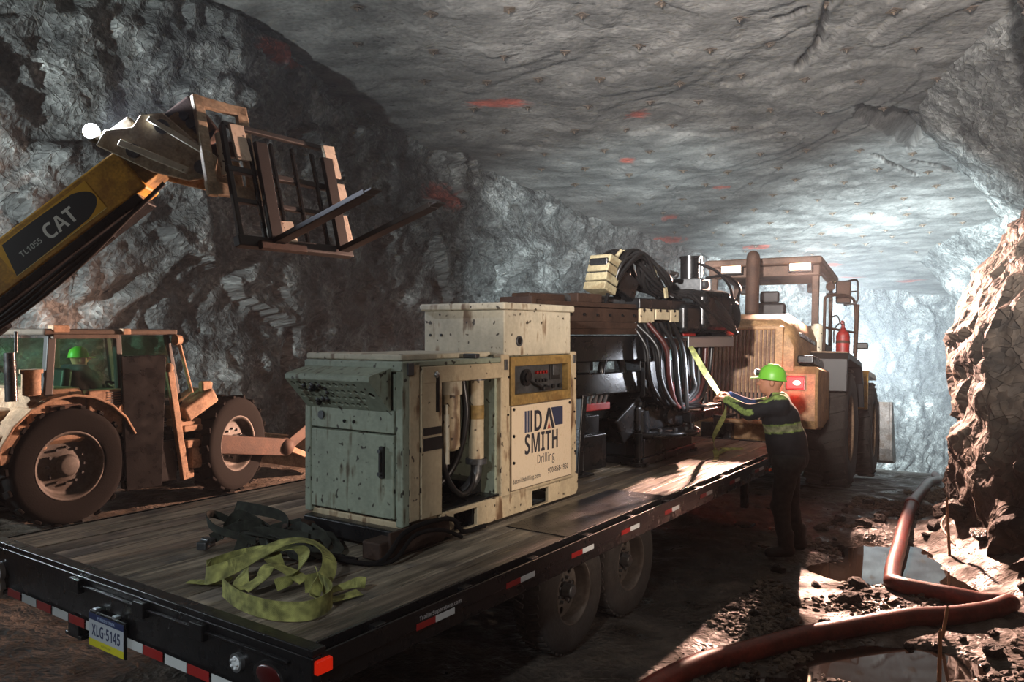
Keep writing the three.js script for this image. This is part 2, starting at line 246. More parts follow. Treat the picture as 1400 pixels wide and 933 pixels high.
// spray paint on the rock: [x, y, z, half width, half height]
const PAINT = [[-1.85, 5.8, -20.9, .42, .5], [-4.55, 7.6, -15.2, .5, .22], [-.35, 0, -18.2, .75, .3], [3.05, 0, -18.9, .3, .3], [3.2, 0, -21.5, .25, .2], [6, 0, -30, .8, .5], [9.8, 0, -31, .6, .4], [5.5, 0, -27, .3, .3], [6.5, 0, -24, .3, .2], [16, 0, -36.5, .8, .3], [19, 0, -37, .8, .3], [14, 0, -34, .5, .3]];
const paintAt = (x, y, z, roof) => { let m = 0; for (const [a, b, c, w, h] of PAINT) if (roof === (b === 0)) { const q = roof ? Math.hypot((x - a) / w, (z - c) / h) : Math.hypot(x - a, z - c) / (w * 1.6) + 0 * y, k = roof ? q : Math.hypot(q, (y - b) / h); m = Math.max(m, (1 - sst(.8, 1.2, k + .9 * Math.abs(n3(x * 5, y * 5 + z * 3, z * 5)))) ); } return m; };
const RED = [.8, .12, .06];
// floor: fine in front of the camera, coarse far off
const axis = (list) => { const out = []; for (const [a, b, s] of list) for (let v = a; v < b - 1e-6; v += s) out.push(v); out.push(list.at(-1)[1]); return out; };
const fx = axis([[-16, -4, .4], [-4, -1, .15], [-1, 5.6, .035], [5.6, 9, .15], [9, 34, .5]]), fd = axis([[-9, 2.5, .5], [2.5, 4.2, .1], [4.2, 9.2, .035], [9.2, 13, .1], [13, 46, .4]]);
const mudColour = (x, y, z) => { const a = fbm(x * .35, z * .35, 3, 3), b = fbm(x * 1.7, z * 1.7, 8, 3); const k = .105 + .05 * a + .04 * b; const dust = sst(-5, -8, z * .4 + x) ; return [k * 1.06, k * .97, k * .9].map((v, i) => lerp(v, [.19, .17, .155][i], .6 * dust)); };
struct(raw('floor', sheet(fx.length - 1, fd.length - 1, (u, v, i, j) => { const x = fx[i], d = fd[j]; return [x, floorY(x, d), -d, x, d]; }, mudColour), M.mud)).userData.label = 'muddy brown mine floor strewn with broken stone';
// roof
const rx_ = axis([[-17, -7, .5], [-7, 5, .12], [5, 12, .06], [12, 15, .12], [15, 34, .35]]), rd_ = axis([[-9, 11, .6], [11, 13.5, .15], [13.5, 23, .065], [23, 46, .2]]);
const roofColour = (x, y, z) => { const a = fbm(x * .25, z * .16, 13, 4), b = fbm(x * 1.3, z * .9, 18, 3), k = .235 + .09 * a + .05 * b; let c = [k * 1.02, k, k * .97]; const wx = x + .12 * n3(x * 3, -z * 3, 1), wd = -z + .12 * n3(x * 3, -z * 3, 9); if (inside(wx, wd, SLAB)) c = c.map(v => v * (.42 + .1 * n3(x * 6, z * 6, 5))); for (const [e0, e1] of CRACK) { const q = seg(x, -z, e0, e1) + .05 * n3(x * 4, -z * 4, 2); if (q < .07) c = [.035, .03, .026]; }   // shade of the slab recess and cracks painted into the colour
  const p = paintAt(x, y, z, true); return c.map((v, i) => lerp(v, RED[i], p * .8)); };
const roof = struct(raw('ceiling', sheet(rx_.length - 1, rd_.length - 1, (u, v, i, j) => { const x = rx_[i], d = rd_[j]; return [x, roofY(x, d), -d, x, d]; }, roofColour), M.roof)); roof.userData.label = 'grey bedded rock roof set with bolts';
// ribs (walls): curves in plan
const curve2 = pts => new THREE.CatmullRomCurve3(pts.map(([x, d]) => V(x, 0, -d)), false, 'centripetal');
function rib(name, pts, step, colour, amp, label, out = 1, rough = 1) {
  const c = curve2(pts), L = c.getLength(), nu = Math.round(L / step), nv = Math.round(10 / step), P = c.getSpacedPoints(nu), N = P.map((p, i) => { const a = P[Math.max(0, i - 3)], b = P[Math.min(nu, i + 3)]; return V(b.z - a.z, 0, -(b.x - a.x)).normalize().multiplyScalar(out); });
  return struct(raw(name, sheet(nu, nv, (u, v, i) => {
    const p = P[i], n = N[i], y0 = floorBase(p.x, -p.z) - .5, y1 = roofBase(p.x, -p.z) + .5, y = lerp(y0, y1, v), s = u * L;
    let k = amp * (.55 * fbm(s * .16, y * .2, 5, 3) + .3 * ridge(s * .5 + .25 * y, y * .42, 15, 3) + rough * (.15 * ridge(s * 1.7, y * 1.3, 25, 3) + .06 * fbm(s * 5.5, y * 4.5, 35, 2)));
    const ws = s + .35 * n3(s * .9, y * .9, 3), wy = y + .35 * n3(s * .9, y * .9, 13); k += amp * (.34 * facet(ws * .45 + wy * .12, wy * .5, 51) + .17 * facet(ws * 1.25, wy * 1.35 - ws * .3, 61, 0, 1.2) + .07 * facet(ws * 3.1, wy * 3.3, 71, 0, 1.4));     // blocky breaks
    return [p.x + n.x * k, y, p.z + n.z * k, s, y];
  }, colour), M.rock)), label && (scene.children.at(-1).userData.label = label), scene.children.at(-1);
}
const ribColour = (x, y, z) => { const a = fbm(x * .3, y * .4, z * .3, 3), b = fbm(x * 1.2, y * 1.2, z * 1.2 + 9, 3), k = .3 + .2 * a + .16 * b + .22 * sst(.1, .28, b + a * .5); const p = paintAt(x, y, z, false); return [k, k * 1.0, k * .985].map((v, i) => lerp(v, RED[i], p * .85)); };
const LEFT = [[-16, -9], [-14.6, 0], [-11.6, 6], [-8.2, 10.2], [-5.14, 13.95], [-4.17, 16.34], [-2.58, 19.5], [0, 22.88], [2.46, 26.01], [5.59, 29.59], [7.8, 31.79], [11.77, 34.61]];
rib('wall_left', LEFT, .085, ribColour, 1, 'rough broken grey rock wall along the left of the heading', 1);
rib('wall_back', [[10.6, 33.9], [11.77, 34.61], [17.14, 37.81], [22.07, 40.3], [25.7, 41.87], [34, 44.5]], .16, ribColour, 1, 'pale rock face at the far end of the heading', 1);
rib('wall_right', [[33, 45], [33.5, 30], [33, 10], [33, -9]], .6, ribColour, 1, 'distant rock wall beyond the pillars', 1);
rib('wall_behind', [[34, -8.5], [10, -8.8], [-17, -8.5]], .6, ribColour, 1, 'rock wall behind the camera', 1);
// pillars: closed rounded columns; prof(y) widens or narrows the plan
function pillar(name, cx, cd, ra, rb, pw, prof, nu, nv, amp, colour, label) {
  const y0 = floorBase(cx, cd) - 1.2, y1 = roofBase(cx, cd) + 1.2;
  const o = struct(raw(name, sheet(nu, nv, (u, v) => {
    const t = u * Math.PI * 2, y = lerp(y0, y1, v), c = Math.cos(t), s = Math.sin(t), q = (Math.abs(c) ** pw + Math.abs(s) ** pw) ** (-1 / pw), X = c * q, Z = s * q, k = prof(y);
    const nx = c * 3, nz = s * 3; const dsp = amp * (.5 * fbm(nx * .5, y * .45, nz * .5 + cx, 3) + .4 * ridge(nx * .8, y * .7 + nx * .3, nz * .8, 3) + .2 * ridge(nx * 2.2, y * 1.9, nz * 2.2, 3) + .08 * fbm(nx * 7, y * 6, nz * 7, 2) + .3 * facet(t * ra * .55 + .2 * y, y * .75 + .3 * n3(nx, y, nz), 81) + .16 * facet(t * ra * 1.7, y * 2.1 + nx * .2, 91, 0, 1.3));
    return [cx + X * (ra + k) + c * dsp, y, -(cd + Z * (rb + k) + s * dsp), t * (ra + rb) / 2, y];
  }, colour), M.rock)); o.userData.label = label; return o;
}
const brown = (x, y, z) => { const a = fbm(x * .6, y * .9, z * .6, 4), b = fbm(x * 2, y * 3, z * 2 + 4, 3), k = .15 + .09 * a + .08 * b; return [k * 1.22, k * .93, k * .72]; };
const pr1 = y => y < 2 ? 0 : y < 5 ? -.62 * sst(1.9, 4.2, y) : -.62 + .5 * sst(5, 9, y);
const nearPillar = pillar('wall_pillar', 7.63, 6.44, 3, 3, 2.4, pr1, 420, 150, .55, brown, 'brown rock pillar rising at the right edge of the photo');
pillar('wall_pillar', 15.2, 15.2, 3.7, 4.2, 3, y => 2.3 * sst(3.2, 8.6, y) ** 1.6, 300, 110, .6, ribColour, 'grey rock pillar arching into the roof behind the brown pillar');
pillar('wall_pillar', 23.2, 30, 4.2, 4, 3, y => 2.2 * sst(1.5, 6.5, y) ** 1.5, 160, 60, .6, ribColour, 'farthest rock pillar, seen as a dark strip beside the bright far wall');
// roof bolts with their plates, one by one
{
  const plate = join([bx(.2, .012, .2, 0, -.012, 0, 0, 0, 0, .003), new THREE.CylinderGeometry(.045, .07, .035, 8).translate(0, -.03, 0)]), stub = join([new THREE.CylinderGeometry(.016, .016, .06, 6).translate(0, -.06, 0), new THREE.CylinderGeometry(.028, .028, .03, 6).translate(0, -.05, 0)]);
  const pm = mat('boltPlate', 0x7a6c5f, .7, .4, { map: T.dirty });
  for (let r = 0; r < 15; r++) for (let c = 0; c < 15; c++) {
    const d = 14.2 + r * 1.35 + rr(-.18, .18), x = -5.6 + c * 1.4 + (r % 2) * .7 + rr(-.2, .2) + r * .35, px = 700 + 1059 * x / d, py = 456 - 1059 * (roofY(x, d) - 2.1) / d;
    const wall = (() => { for (let i = 4; i < LEFT.length - 1; i++) { const [x0, d0] = LEFT[i], [x1, d1] = LEFT[i + 1]; if (d >= d0 && d < d1) return x0 + (x1 - x0) * (d - d0) / (d1 - d0); } return -99; })();
    if (px < 250 || px > 1390 || py < -12 || x < wall + 1 || d > 33) continue;
    const o = raw('bolt_plate', plate, pm, roof), y = roofY(x, d); o.position.set(x, y - .012, -d); o.rotation.set(rr(-.12, .12), rr(0, 3), rr(-.12, .12)); raw('bolt', stub, pm, o);
  }
}
// standing water
PUD.forEach(([x, d, a, b, depth], i) => {
  const g = new THREE.CircleGeometry(1, 48).scale(a * 1.22, b * 1.22, 1).rotateX(-Math.PI / 2); const y = i === 4 ? null : floorBase(x, d) - depth * .42;
  if (i === 4) return;
  const o = solid('puddle', g, M.water, ['large muddy puddle under the hose beside the brown pillar', 'shallow brown puddle behind the worker, left of the large puddle', 'brown puddle in the lower right corner beside the thin stake', 'smallest puddle in front of the red hose at the bottom edge'][i], 'puddle', null); o.position.set(x, y, -d);
});
// ---------------------------------------------------------------- flatbed trailer: its own axes are x right, -z forward, origin under the middle of the rear edge
const DECK = .862, TP = [-1.957, 0, -3.832], TY = R(-35), TW = 1.443;
const onTrailer = (x, l, y = 0) => { const s = Math.sin(R(35)), c = Math.cos(R(35)); return [TP[0] + l * s + x * c, y, TP[2] - l * c + x * s]; };
function canvasTex(w, h, draw) { const c = document.createElement('canvas'); c.width = w; c.height = h; draw(c.getContext('2d'), w, h); const t = new THREE.CanvasTexture(c); t.colorSpace = THREE.SRGBColorSpace; t.magFilter = THREE.LinearFilter; return t; }
// a thin printed sheet facing +z, its own uv kept
function sheetPart(name, w, h, t, m, parent, label) { const g = new THREE.BoxGeometry(w, h, t); const o = new THREE.Mesh(g, [M.blackPlastic, M.blackPlastic, M.blackPlastic, M.blackPlastic, m, M.blackPlastic]); o.name = name; parent.add(o); o.castShadow = o.receiveShadow = true; if (label) o.userData.label = label; return o; }
const printed = (t, rough = .5) => new THREE.MeshStandardMaterial({ map: t, roughness: rough });

function roadWheel(parent, x, y, z, side) {                        // tyre radius .4; side +1: outer face to +x
  const lay = g => g.rotateZ(-Math.PI / 2 * side).translate(x, y, z);   // lathe axis y -> +x * side
  const t = part('tyre', lay(lathe([[.205, -.11], [.24, -.125], [.33, -.128], [.375, -.115], [.395, -.085], [.4, -.03], [.4, .03], [.395, .085], [.375, .115], [.33, .128], [.24, .125], [.205, .11]], 48)), M.dustyRubber, parent);
  const gr = []; for (let i = 0; i < 44; i++) { const a = i / 44 * 6.2832; for (const w of [-.055, .055]) gr.push(bx(.075, .014, .03, 0, 0, 0, 0, 0, 0, .003).rotateY(.3 * Math.sign(w)).translate(w, .4, 0).rotateX(a).translate(x, y, z)); }
  part('tread', gr, M.dustyRubber, t).userData.kind = 'stuff';
  const rim = part('rim', [prism(circ(0, 0, .187, 36).reverse(), .012, .002, Array.from({ length: 8 }, (_, i) => circ(.142 * Math.cos(i * .7854), .142 * Math.sin(i * .7854), .024, 12))).rotateY(Math.PI / 2).translate(x + side * .012, y, z), lay(lathe([[0, .034], [.085, .03], [.1, .018]], 30)), lay(lathe([[.182, .004], [.187, .02], [.19, .09], [.205, .115], [.212, .118], [.216, .11], [.205, .1], [.2, .06], [.2, -.1]], 40))], M.redRim, parent);
  const nut = []; for (let i = 0; i < 8; i++) { const a = i / 8 * 6.2832, c = Math.cos(a), s = Math.sin(a); nut.push(new THREE.CylinderGeometry(.011, .011, .03, 6).rotateZ(Math.PI / 2).translate(x + side * .04, y + .08 * Math.cos(a + .4), z + .08 * Math.sin(a + .4))); }
  for (const n of nut) part('lug_nut', n, M.greySteel, rim);
  part('hub_cap', lay(lathe([[0, .11], [.03, .11], [.045, .1], [.05, .03]], 18)), M.greySteel, rim);
}
const trailer = thing('flatbed_trailer', 'black flatbed trailer with worn timber deck carrying the drilling gear', 'trailer', TP, TY);
{
  const t = trailer, LEN = 6.9, pw = .1835, n = 15;
  const woods = [M.woodOld, M.woodPale, M.woodDark];
  const plankG = [0, 1, 2].map(k => { const g = bx(pw - .007, .045, LEN - .14, 0, 0, 0, 0, 0, 0, .006); const p = g.attributes.position; for (let i = 0; i < p.count; i++) p.setY(i, p.getY(i) + .002 * n3(p.getX(i) * 9, k * 5, p.getZ(i) * 2)); return g; });
  for (let i = 0; i < n; i++) { const g = plankG[i % 3].clone(); const q = join(g); const u = q.attributes.uv; for (let k = 0; k < u.count; k++) u.setXY(k, u.getX(k) + i * .237, u.getY(k) + i * .71); const o = new THREE.Mesh(q, woods[(i * 7 + 3) % 3]); o.name = 'plank'; o.position.set(-1.285 + i * pw, DECK - .0225 + rr(-.003, .002), -LEN / 2); o.castShadow = o.receiveShadow = true; t.add(o); }
  part('deck_plate', bb(.93, 1.375, DECK, DECK + .006, -2.02, -3.46, .001), M.treadPlate, t, 'dark chequer plate over the wheels');
  part('rear_sill', [bb(-TW, TW, .835, DECK + .004, 0, -.072), bb(-TW, TW, .6, .835, 0, -.05, .008), bb(-TW, TW, .575, .6, .012, -.09)], M.blackSteel, t);
  // ramp hooks and bars on the rear face
  part('ramp_bar', [bb(.3, 1.32, .79, .802, .004, .022, .003), bb(-.35, .2, .79, .802, .004, .022, .003)], M.blackSteel, t);
  for (const x of [-.36, .25, .72]) part('ramp_bracket', [bb(x - .05, x + .05, .755, .83, 0, .035, .006)], M.blackSteel, t);
  for (const s of [-1, 1]) {
    part('side_channel', [bb(s * 1.3, s * 1.345, .66, DECK - .01, -.05, -LEN, .006), bb(s * 1.345, s * 1.385, .66, .675, -.05, -LEN, .003)], M.blackSteel, t);
    part('side_rail', [bb(s * 1.378, s * 1.394, DECK - .035, DECK + .006, -.07, -LEN, .003)], M.blackSteel, t);
    part('rub_rail', [bb(s * 1.43, s * TW, DECK - .1, DECK - .018, -.05, -LEN, .003)], M.blackSteel, t);
    for (let l = .35; l < LEN; l += .605) part('stake_pocket', [bb(s * 1.385, s * 1.434, DECK - .11, DECK - .012, -l, -l - .07, .004)], M.blackSteel, t);
    part('frame_beam', [bb(s * .5, s * .62, .45, .66, -.06, -LEN, .006), bb(s * .47, s * .65, .635, .66, -.06, -LEN, .003), bb(s * .47, s * .65, .45, .47, -.06, -LEN, .003)], M.blackSteel, t);
  }
  for (let l = .4; l < LEN; l += .61) part('cross_member', bb(-1.32, 1.32, .7, .815, -l, -l - .05, .003), M.blackSteel, t);
  part('front_sill', bb(-TW, TW, .66, DECK, -LEN, -LEN - .06), M.blackSteel, t);
  part('drawbar', [bar([-.55, .56, -6.6], [0, .5, -8.1], .12, .16), bar([.55, .56, -6.6], [0, .5, -8.1], .12, .16), rod([0, .5, -8.0], [0, .5, -8.3], .05)], M.blackSteel, t);
  // running gear
  for (const l of [2.39, 3.23]) {
    part('axle', rod([-1.15, .4, -l], [1.15, .4, -l], .055, .055, 12), M.blackSteel, t);
    for (const s of [-1, 1]) { roadWheel(t, s * 1.1, .4, -l, s); part('leaf_spring', [bb(s * .52, s * .6, .43, .47, -l + .36, -l - .36, .004), bb(s * .52, s * .6, .47, .49, -l + .24, -l - .24, .004)], M.blackSteel, t); }
  }
  for (const s of [-1, 1]) part('jack_stand', [bb(s * 1.0, s * 1.08, .2, .7, -6.3, -6.38), bb(s * .95, s * 1.13, .0, .03, -6.24, -6.44)], M.blackSteel, t);
  // lamps
  for (const y of [.695, .61]) for (const x of [-1.29]) { const b = part('tail_lamp', new THREE.CylinderGeometry(.058, .058, .03, 24).rotateX(Math.PI / 2).translate(x, y, .012), M.tapeWhite, t, 'round red tail lamp in a pale ring'); part('lens', ball(.047, x, y, .022, 1, 1, .35), M.redLens, b); }
  { const b = part('tail_lamp', new THREE.CylinderGeometry(.055, .055, .02, 24).rotateX(Math.PI / 2).scale(1.75, 1, 1).translate(1.2, .715, .01), M.blackPlastic, t, 'oval dark red tail lamp'); part('lens', ball(.045, 1.2, .715, .016, 1.8, 1, .35), mat('darkRedLens', 0x3c0a0a, .3), b); }
  { const b = part('reversing_lamp', new THREE.CylinderGeometry(.04, .04, .02, 24).rotateX(Math.PI / 2).translate(.985, .715, .01), M.brightSteel, t, 'small round clear lamp'); part('lens', [ball(.03, .985, .715, .016, 1, 1, .4), ...[0, 1, 2, 3, 4].map(i => ball(.007, .985 + .02 * Math.cos(i * 1.257), .715 + .02 * Math.sin(i * 1.257), .027, 1, 1, 1, 6))], M.whiteLens, b); }
  part('marker_lamp', bx(.03, .055, .08, TW + .005, .795, -.05), M.amberGlow, t, 'small lit orange-red marker lamp at the rear corner');
  for (const [l] of [[5.9]]) part('marker_lamp', bx(.02, .03, .06, TW + .003, .72, -l), M.amberLens, t);
  // reflective tape
  for (let i = 0; i < 14; i++) { const x = -1.17 + i * .18; if (Math.abs(x) < .0) continue; part('reflective_tape', bb(x, x + (i % 2 ? .17 : .16), .58, .625, .0125, .0145, 0), i % 2 ? M.tapeWhite : M.tapeRed, t); }
  for (const l of [.6, 1.3, 1.97, 2.62, 3.32, 4.02, 4.72, 5.42]) { part('reflective_tape', bb(TW, TW + .002, .755, .785, -l, -l - .13, 0), M.tapeRed, t); part('reflective_tape', bb(TW, TW + .002, .755, .785, -l - .13, -l - .27, 0), M.tapeWhite, t); }
  part('side_board', bb(1.405, 1.432, .69, .79, -.05, -LEN, .003), M.blackSteel, t);
  // number plate
  const lp = sheetPart('number_plate', .33, .165, .004, printed(canvasTex(512, 256, (g, w, h) => {
    g.fillStyle = '#aeb6bd'; g.fillRect(0, 0, w, h); g.fillStyle = '#1d2c55'; g.fillRect(0, 0, w, 52); g.fillStyle = '#c9c326'; g.fillRect(0, 200, w, 56);
    g.fillStyle = '#9fb0c9'; g.font = 'bold 34px sans-serif'; g.textAlign = 'center'; g.textBaseline = 'middle'; g.fillText('PENNSYLVANIA', w / 2, 28);
    g.fillStyle = '#16264d'; g.font = 'bold 124px sans-serif'; g.save(); g.translate(w / 2, 128); g.scale(.78, 1); g.fillText('XLG·5145', 0, 0); g.restore();
    g.fillStyle = '#8a8a2a'; g.font = 'bold 26px sans-serif'; g.fillText('visitPA.com', w / 2, 228);
  })), t, 'licence plate reading XLG 5145 with blue and yellow bands'); lp.position.set(-.04, .608, .03);
  part('plate_frame', [bb(-.21, .13, .52, .697, .016, .026, .002)], M.blackSteel, t);
  for (const x of [-.14, .05]) part('plate_lamp', bx(.035, .016, .03, x, .712, .025), M.brightSteel, t);
  const st = sheetPart('dealer_sticker', .36, .032, .002, printed(canvasTex(512, 46, (g, w, h) => { g.fillStyle = '#0c0c0d'; g.fillRect(0, 0, w, h); g.fillStyle = '#aeb0b2'; g.font = 'bold 40px sans-serif'; g.textAlign = 'center'; g.textBaseline = 'middle'; g.fillText('TrailerSuperstore.com', w / 2, h / 2, w - 16); })), t, 'white lettering TrailerSuperstore.com');
  st.rotation.y = Math.PI / 2; st.position.set(TW + .001, .805, -.77);
}
// ---------------------------------------------------------------- hydraulic power pack on the deck (same axes as the trailer, origin at the deck)
const pack = thing('power_pack', 'cream and grey-green hydraulic power pack with printed drilling company panel', 'power unit', [TP[0], DECK + .007, TP[2]], TY);
{
  const t = pack, Y = y => y - DECK, A = M.creamPaint, X1 = .82;
  // skid with fork pockets
  const slot = (l0, l1, y0, y1) => [[l0, Y(y0)], [l0, Y(y1)], [l1, Y(y1)], [l1, Y(y0)]];
  const skid = part('skid', [sidePrism([[1.5, .01], [3.09, .01], [3.12, .05], [3.12, .16], [1.5, .16]], .79, .82, .004, [slot(1.63, 1.86, .885, .995), slot(2.49, 2.7, .88, .99)]), sidePrism([[1.5, .01], [3.09, .01], [3.12, .05], [3.12, .16], [1.5, .16]], 0, .03, .004), bb(.03, .79, .12, .16, -1.2, -3.1), bb(.03, .79, 0, .05, -3.06, -3.1)], A, t);
  part('fork_pocket', [bb(.1, .785, .02, .13, -1.62, -1.64, .002), bb(.1, .785, .02, .13, -1.85, -1.87, .002), bb(.1, .12, .0, .14, -1.62, -1.86, .002), bb(.1, .12, .0, .14, -2.48, -2.7, .002), bb(.1, .785, .01, .025, -1.63, -1.86, .002), bb(.1, .785, .01, .025, -2.49, -2.7, .002)], M.darkSteel, t);
  part('skid_runner', [bb(.7, .84, .0, .1, -.98, -1.52, .012), bb(.02, .16, .0, .1, -.98, -1.52, .012), bx(.02, .12, .5, .86, .09, -1.28, .0, 0, .12)], M.rustSteel, t);
  part('skid_bar', [bb(.05, .8, .03, .13, -1.12, -1.2)], M.blackSteel, t);
  // rear cabinet: frame, door, louvre hood
  const L0 = 1.175, L1 = 1.515;
  part('cabinet_body', [bb(.06, .75, Y(1.03), Y(1.9), -L0 - .03, -L1, .004), bb(.0, .82, Y(1.9), Y(1.935), -L0, -2.12, .01)], M.tealPaint, t);
  for (const [x0, x1] of [[.0, .055], [.765, .82]]) part('corner_post', bb(x0, x1, Y(1.0), Y(1.93), -L0, -L0 - .06, .01), M.tealPaint, t);
  part('top_rail', bb(0, .82, Y(1.875), Y(1.93), -L0 + .004, -L0 - .05, .008), M.tealPaint, t);
  const door = part('cabinet_door', bb(.065, .755, Y(1.04), Y(1.515), -L0 + .004, -L0 - .03, .008), M.tealPaint, t);
  part('handle', [bb(.655, .69, Y(1.27), Y(1.45), -L0 + .022, -L0, .004), bb(.665, .68, Y(1.29), Y(1.43), -L0 + .034, -L0 + .02, .003)], M.blackPlastic, door);
  for (const y of [1.295, 1.425]) part('handle_bolt', new THREE.CylinderGeometry(.012, .012, .02, 8).rotateX(Math.PI / 2).translate(.672, Y(y), -L0 + .03), M.greySteel, door);
  const mid = part('cabinet_panel', bb(.065, .755, Y(1.525), Y(1.655), -L0 + .003, -L0 - .03, .006), M.tealPaint, t);
  part('round_cover', new THREE.CylinderGeometry(.026, .026, .01, 16).rotateX(Math.PI / 2).translate(.16, Y(1.6), -L0 + .008), M.greySteel, mid);
  for (const x of [.36, .44]) part('screw', new THREE.CylinderGeometry(.01, .01, .01, 8).rotateX(Math.PI / 2).translate(x, Y(1.575), -L0 + .007), M.darkSteel, mid);
  // hood sticking out, its lower face perforated
  const hood = part('louvre_hood', [sidePrism([[L0, Y(1.89)], [L0 - .165, Y(1.852)], [L0 - .172, Y(1.83)], [L0, Y(1.65)]], .03, .05, .003), sidePrism([[L0, Y(1.89)], [L0 - .165, Y(1.852)], [L0 - .172, Y(1.83)], [L0, Y(1.65)]], .715, .735, .003), bx(.705, .012, .17, .382, Y(1.872), -L0 + .083, .226, 0, 0), bx(.705, .026, .012, .382, Y(1.84), -L0 + .17, 0, 0, 0)], M.tealPaint, t);
  {
    const len = Math.hypot(.172, .18), ang = Math.atan2(.172, .18), holes = []; // face from (L0-.178,1.79) down to (L0,1.66)
    for (let r = 0; r < 4; r++) for (let c = 0; c < 11; c++) { const px = -.31 + c * .052 + (r % 2) * .026, py = .085 - r * .055; if (px > .2 && r > 2) continue; if (Math.abs(px) < .325) holes.push(circ(px, py, rr(.013, .018), 8)); }
    holes.push(circ(.295, .01, .022, 12));
    const pl = prism([[-.352, -len / 2], [.352, -len / 2], [.352, len / 2], [-.352, len / 2]], .012, .002, holes).rotateX(ang).translate(.382, Y(1.74), -L0 + .086);
    part('perforated_plate', pl, M.tealPaint, hood, 'perforated lower face of the hood');
    part('hood_dark_backing', bx(.66, .17, .01, .382, Y(1.75), -L0 + .045, ang), M.darkSteel, hood);  // dark panel put behind the perforations for the shaded inside
    for (let i = 0; i < 16; i++) { const x = .13 + .2 * rnd(), k = rr(-.09, .09); part('mud_clod', ball(rr(.014, .026), x, Y(1.74) + k * Math.cos(ang), -L0 + .093 + k * Math.sin(ang), 1, 1, .7, 6), M.blackPlastic, hood); }
  }
  // right side of the cabinet
  part('side_post', bb(.77, X1, Y(1.02), Y(1.93), -L0 - .06, -1.32, .006), A, t);
  const sp = part('side_panel', bb(.785, X1 + .004, Y(1.02), Y(1.87), -1.33, -1.512, .005), A, t);
  part('latch_slot', [bb(X1 + .002, X1 + .008, Y(1.63), Y(1.855), -1.455, -1.485, .002)], M.darkSteel, sp); part('latch', [ball(.02, X1 + .012, Y(1.85), -1.455, .6, 1, 1, 10)], M.brightSteel, sp);
  part('warning_label', [bb(X1 + .003, X1 + .006, Y(1.5), Y(1.545), -1.345, -1.505, 0), bb(X1 + .003, X1 + .006, Y(1.41), Y(1.485), -1.345, -1.508, 0)], M.blackPlastic, sp);
  part('lifting_lug', bb(.8, .832, Y(1.855), Y(1.925), -1.21, -1.26, .004), M.greySteel, t);
  // open bay
  part('bay_beam', bb(.775, .826, Y(1.8), Y(1.9), -1.34, -2.13, .006), A, t);
  part('bay_back', [bb(.12, .14, Y(1.02), Y(1.9), -1.52, -2.12, .002), bb(.14, .8, Y(1.02), Y(1.035), -1.52, -2.12, .002), bb(.14, .78, Y(1.03), Y(1.9), -1.515, -1.525, .002)], M.blackSteel, t);
  part('bay_side', bb(.3, .78, Y(1.03), Y(1.9), -2.1, -2.15, .003), M.tealPaint, t);
  const f1 = part('filter_canister', [rod([.69, Y(1.38), -1.75], [.69, Y(1.72), -1.75], .062, .062, 20), ball(.06, .69, Y(1.38), -1.75, 1, .5, 1)], M.creamPaint, t); part('filter_head', [rod([.69, Y(1.71), -1.75], [.69, Y(1.83), -1.75], .075, .075, 20), bx(.17, .05, .17, .69, Y(1.83), -1.75)], M.whitePaint, f1);
  const f2 = part('return_pipe', [rod([.73, Y(1.27), -1.965], [.73, Y(1.8), -1.965], .05, .05, 18)], M.creamPaint, t);
  part('band', rod([.73, Y(1.54), -1.965], [.73, Y(1.63), -1.965], .052, .052, 18), M.ochre, f2); part('collar', rod([.73, Y(1.79), -1.965], [.73, Y(1.83), -1.965], .066, .066, 16), M.greySteel, f2); part('collar', rod([.73, Y(1.25), -1.965], [.73, Y(1.285), -1.965], .07, .07, 16), M.greySteel, f2);
  part('elbow_fitting', tube([[.73, Y(1.27), -1.965], [.73, Y(1.18), -1.96], [.72, Y(1.12), -1.92], [.7, Y(1.07), -1.86]], .037, 16, 12), M.greySteel, f2);
  part('level_gauge', [rod([.78, Y(1.3), -1.6], [.78, Y(1.6), -1.6], .022, .022, 12), rod([.78, Y(1.58), -1.6], [.78, Y(1.66), -1.6], .014)], M.whitePaint, t); part('drain_rod', rod([.78, Y(1.2), -1.61], [.78, Y(1.32), -1.6], .007), M.brightSteel, t);
  part('bay_hose', tube([[.74, Y(1.7), -1.57], [.77, Y(1.4), -1.56], [.78, Y(1.2), -1.62], [.78, Y(1.09), -1.75], [.76, Y(1.12), -1.88], [.72, Y(1.2), -1.95]], .018, 30), M.blackHose, t);
  part('bay_hose', tube([[.7, Y(1.8), -1.86], [.72, Y(1.55), -1.87], [.66, Y(1.25), -1.82], [.6, Y(1.12), -1.7], [.5, Y(1.1), -1.6]], .024, 30), M.blackHose, t);
  part('bay_hose', tube([[.62, Y(1.8), -1.9], [.64, Y(1.5), -1.88], [.58, Y(1.2), -1.84], [.5, Y(1.08), -1.7]], .022, 30), M.blackHose, t);
  part('manifold', bb(.45, .7, Y(1.04), Y(1.14), -1.9, -2.06, .01), M.darkSteel, t); part('pump_housing', bb(.3, .6, Y(1.3), Y(1.7), -1.56, -1.66, .02), M.darkSteel, t);
  // lid over the cabinet
  const lid = part('lid', [bb(-.005, .8, Y(1.935), Y(1.975), -1.19, -1.5, .012), bb(.05, .7, Y(1.935), Y(1.97), -1.5, -2.16, .01)], M.whitePaint, t);
  part('hinge', [bx(.1, .03, .05, .78, Y(1.95), -1.85)], M.greySteel, lid);
  // main box
  part('box_body', [bb(0, .755, Y(1.02), Y(1.94), -2.15, -3.09, .01)], M.tealPaint, t);
  part('box_frame', [bb(.75, X1, Y(.99), Y(1.955), -2.12, -2.215, .01), bb(.75, X1, Y(.99), Y(1.955), -3.015, -3.1, .01), bb(.75, X1, Y(1.0), Y(1.03), -2.2, -3.03, .004)], A, t);
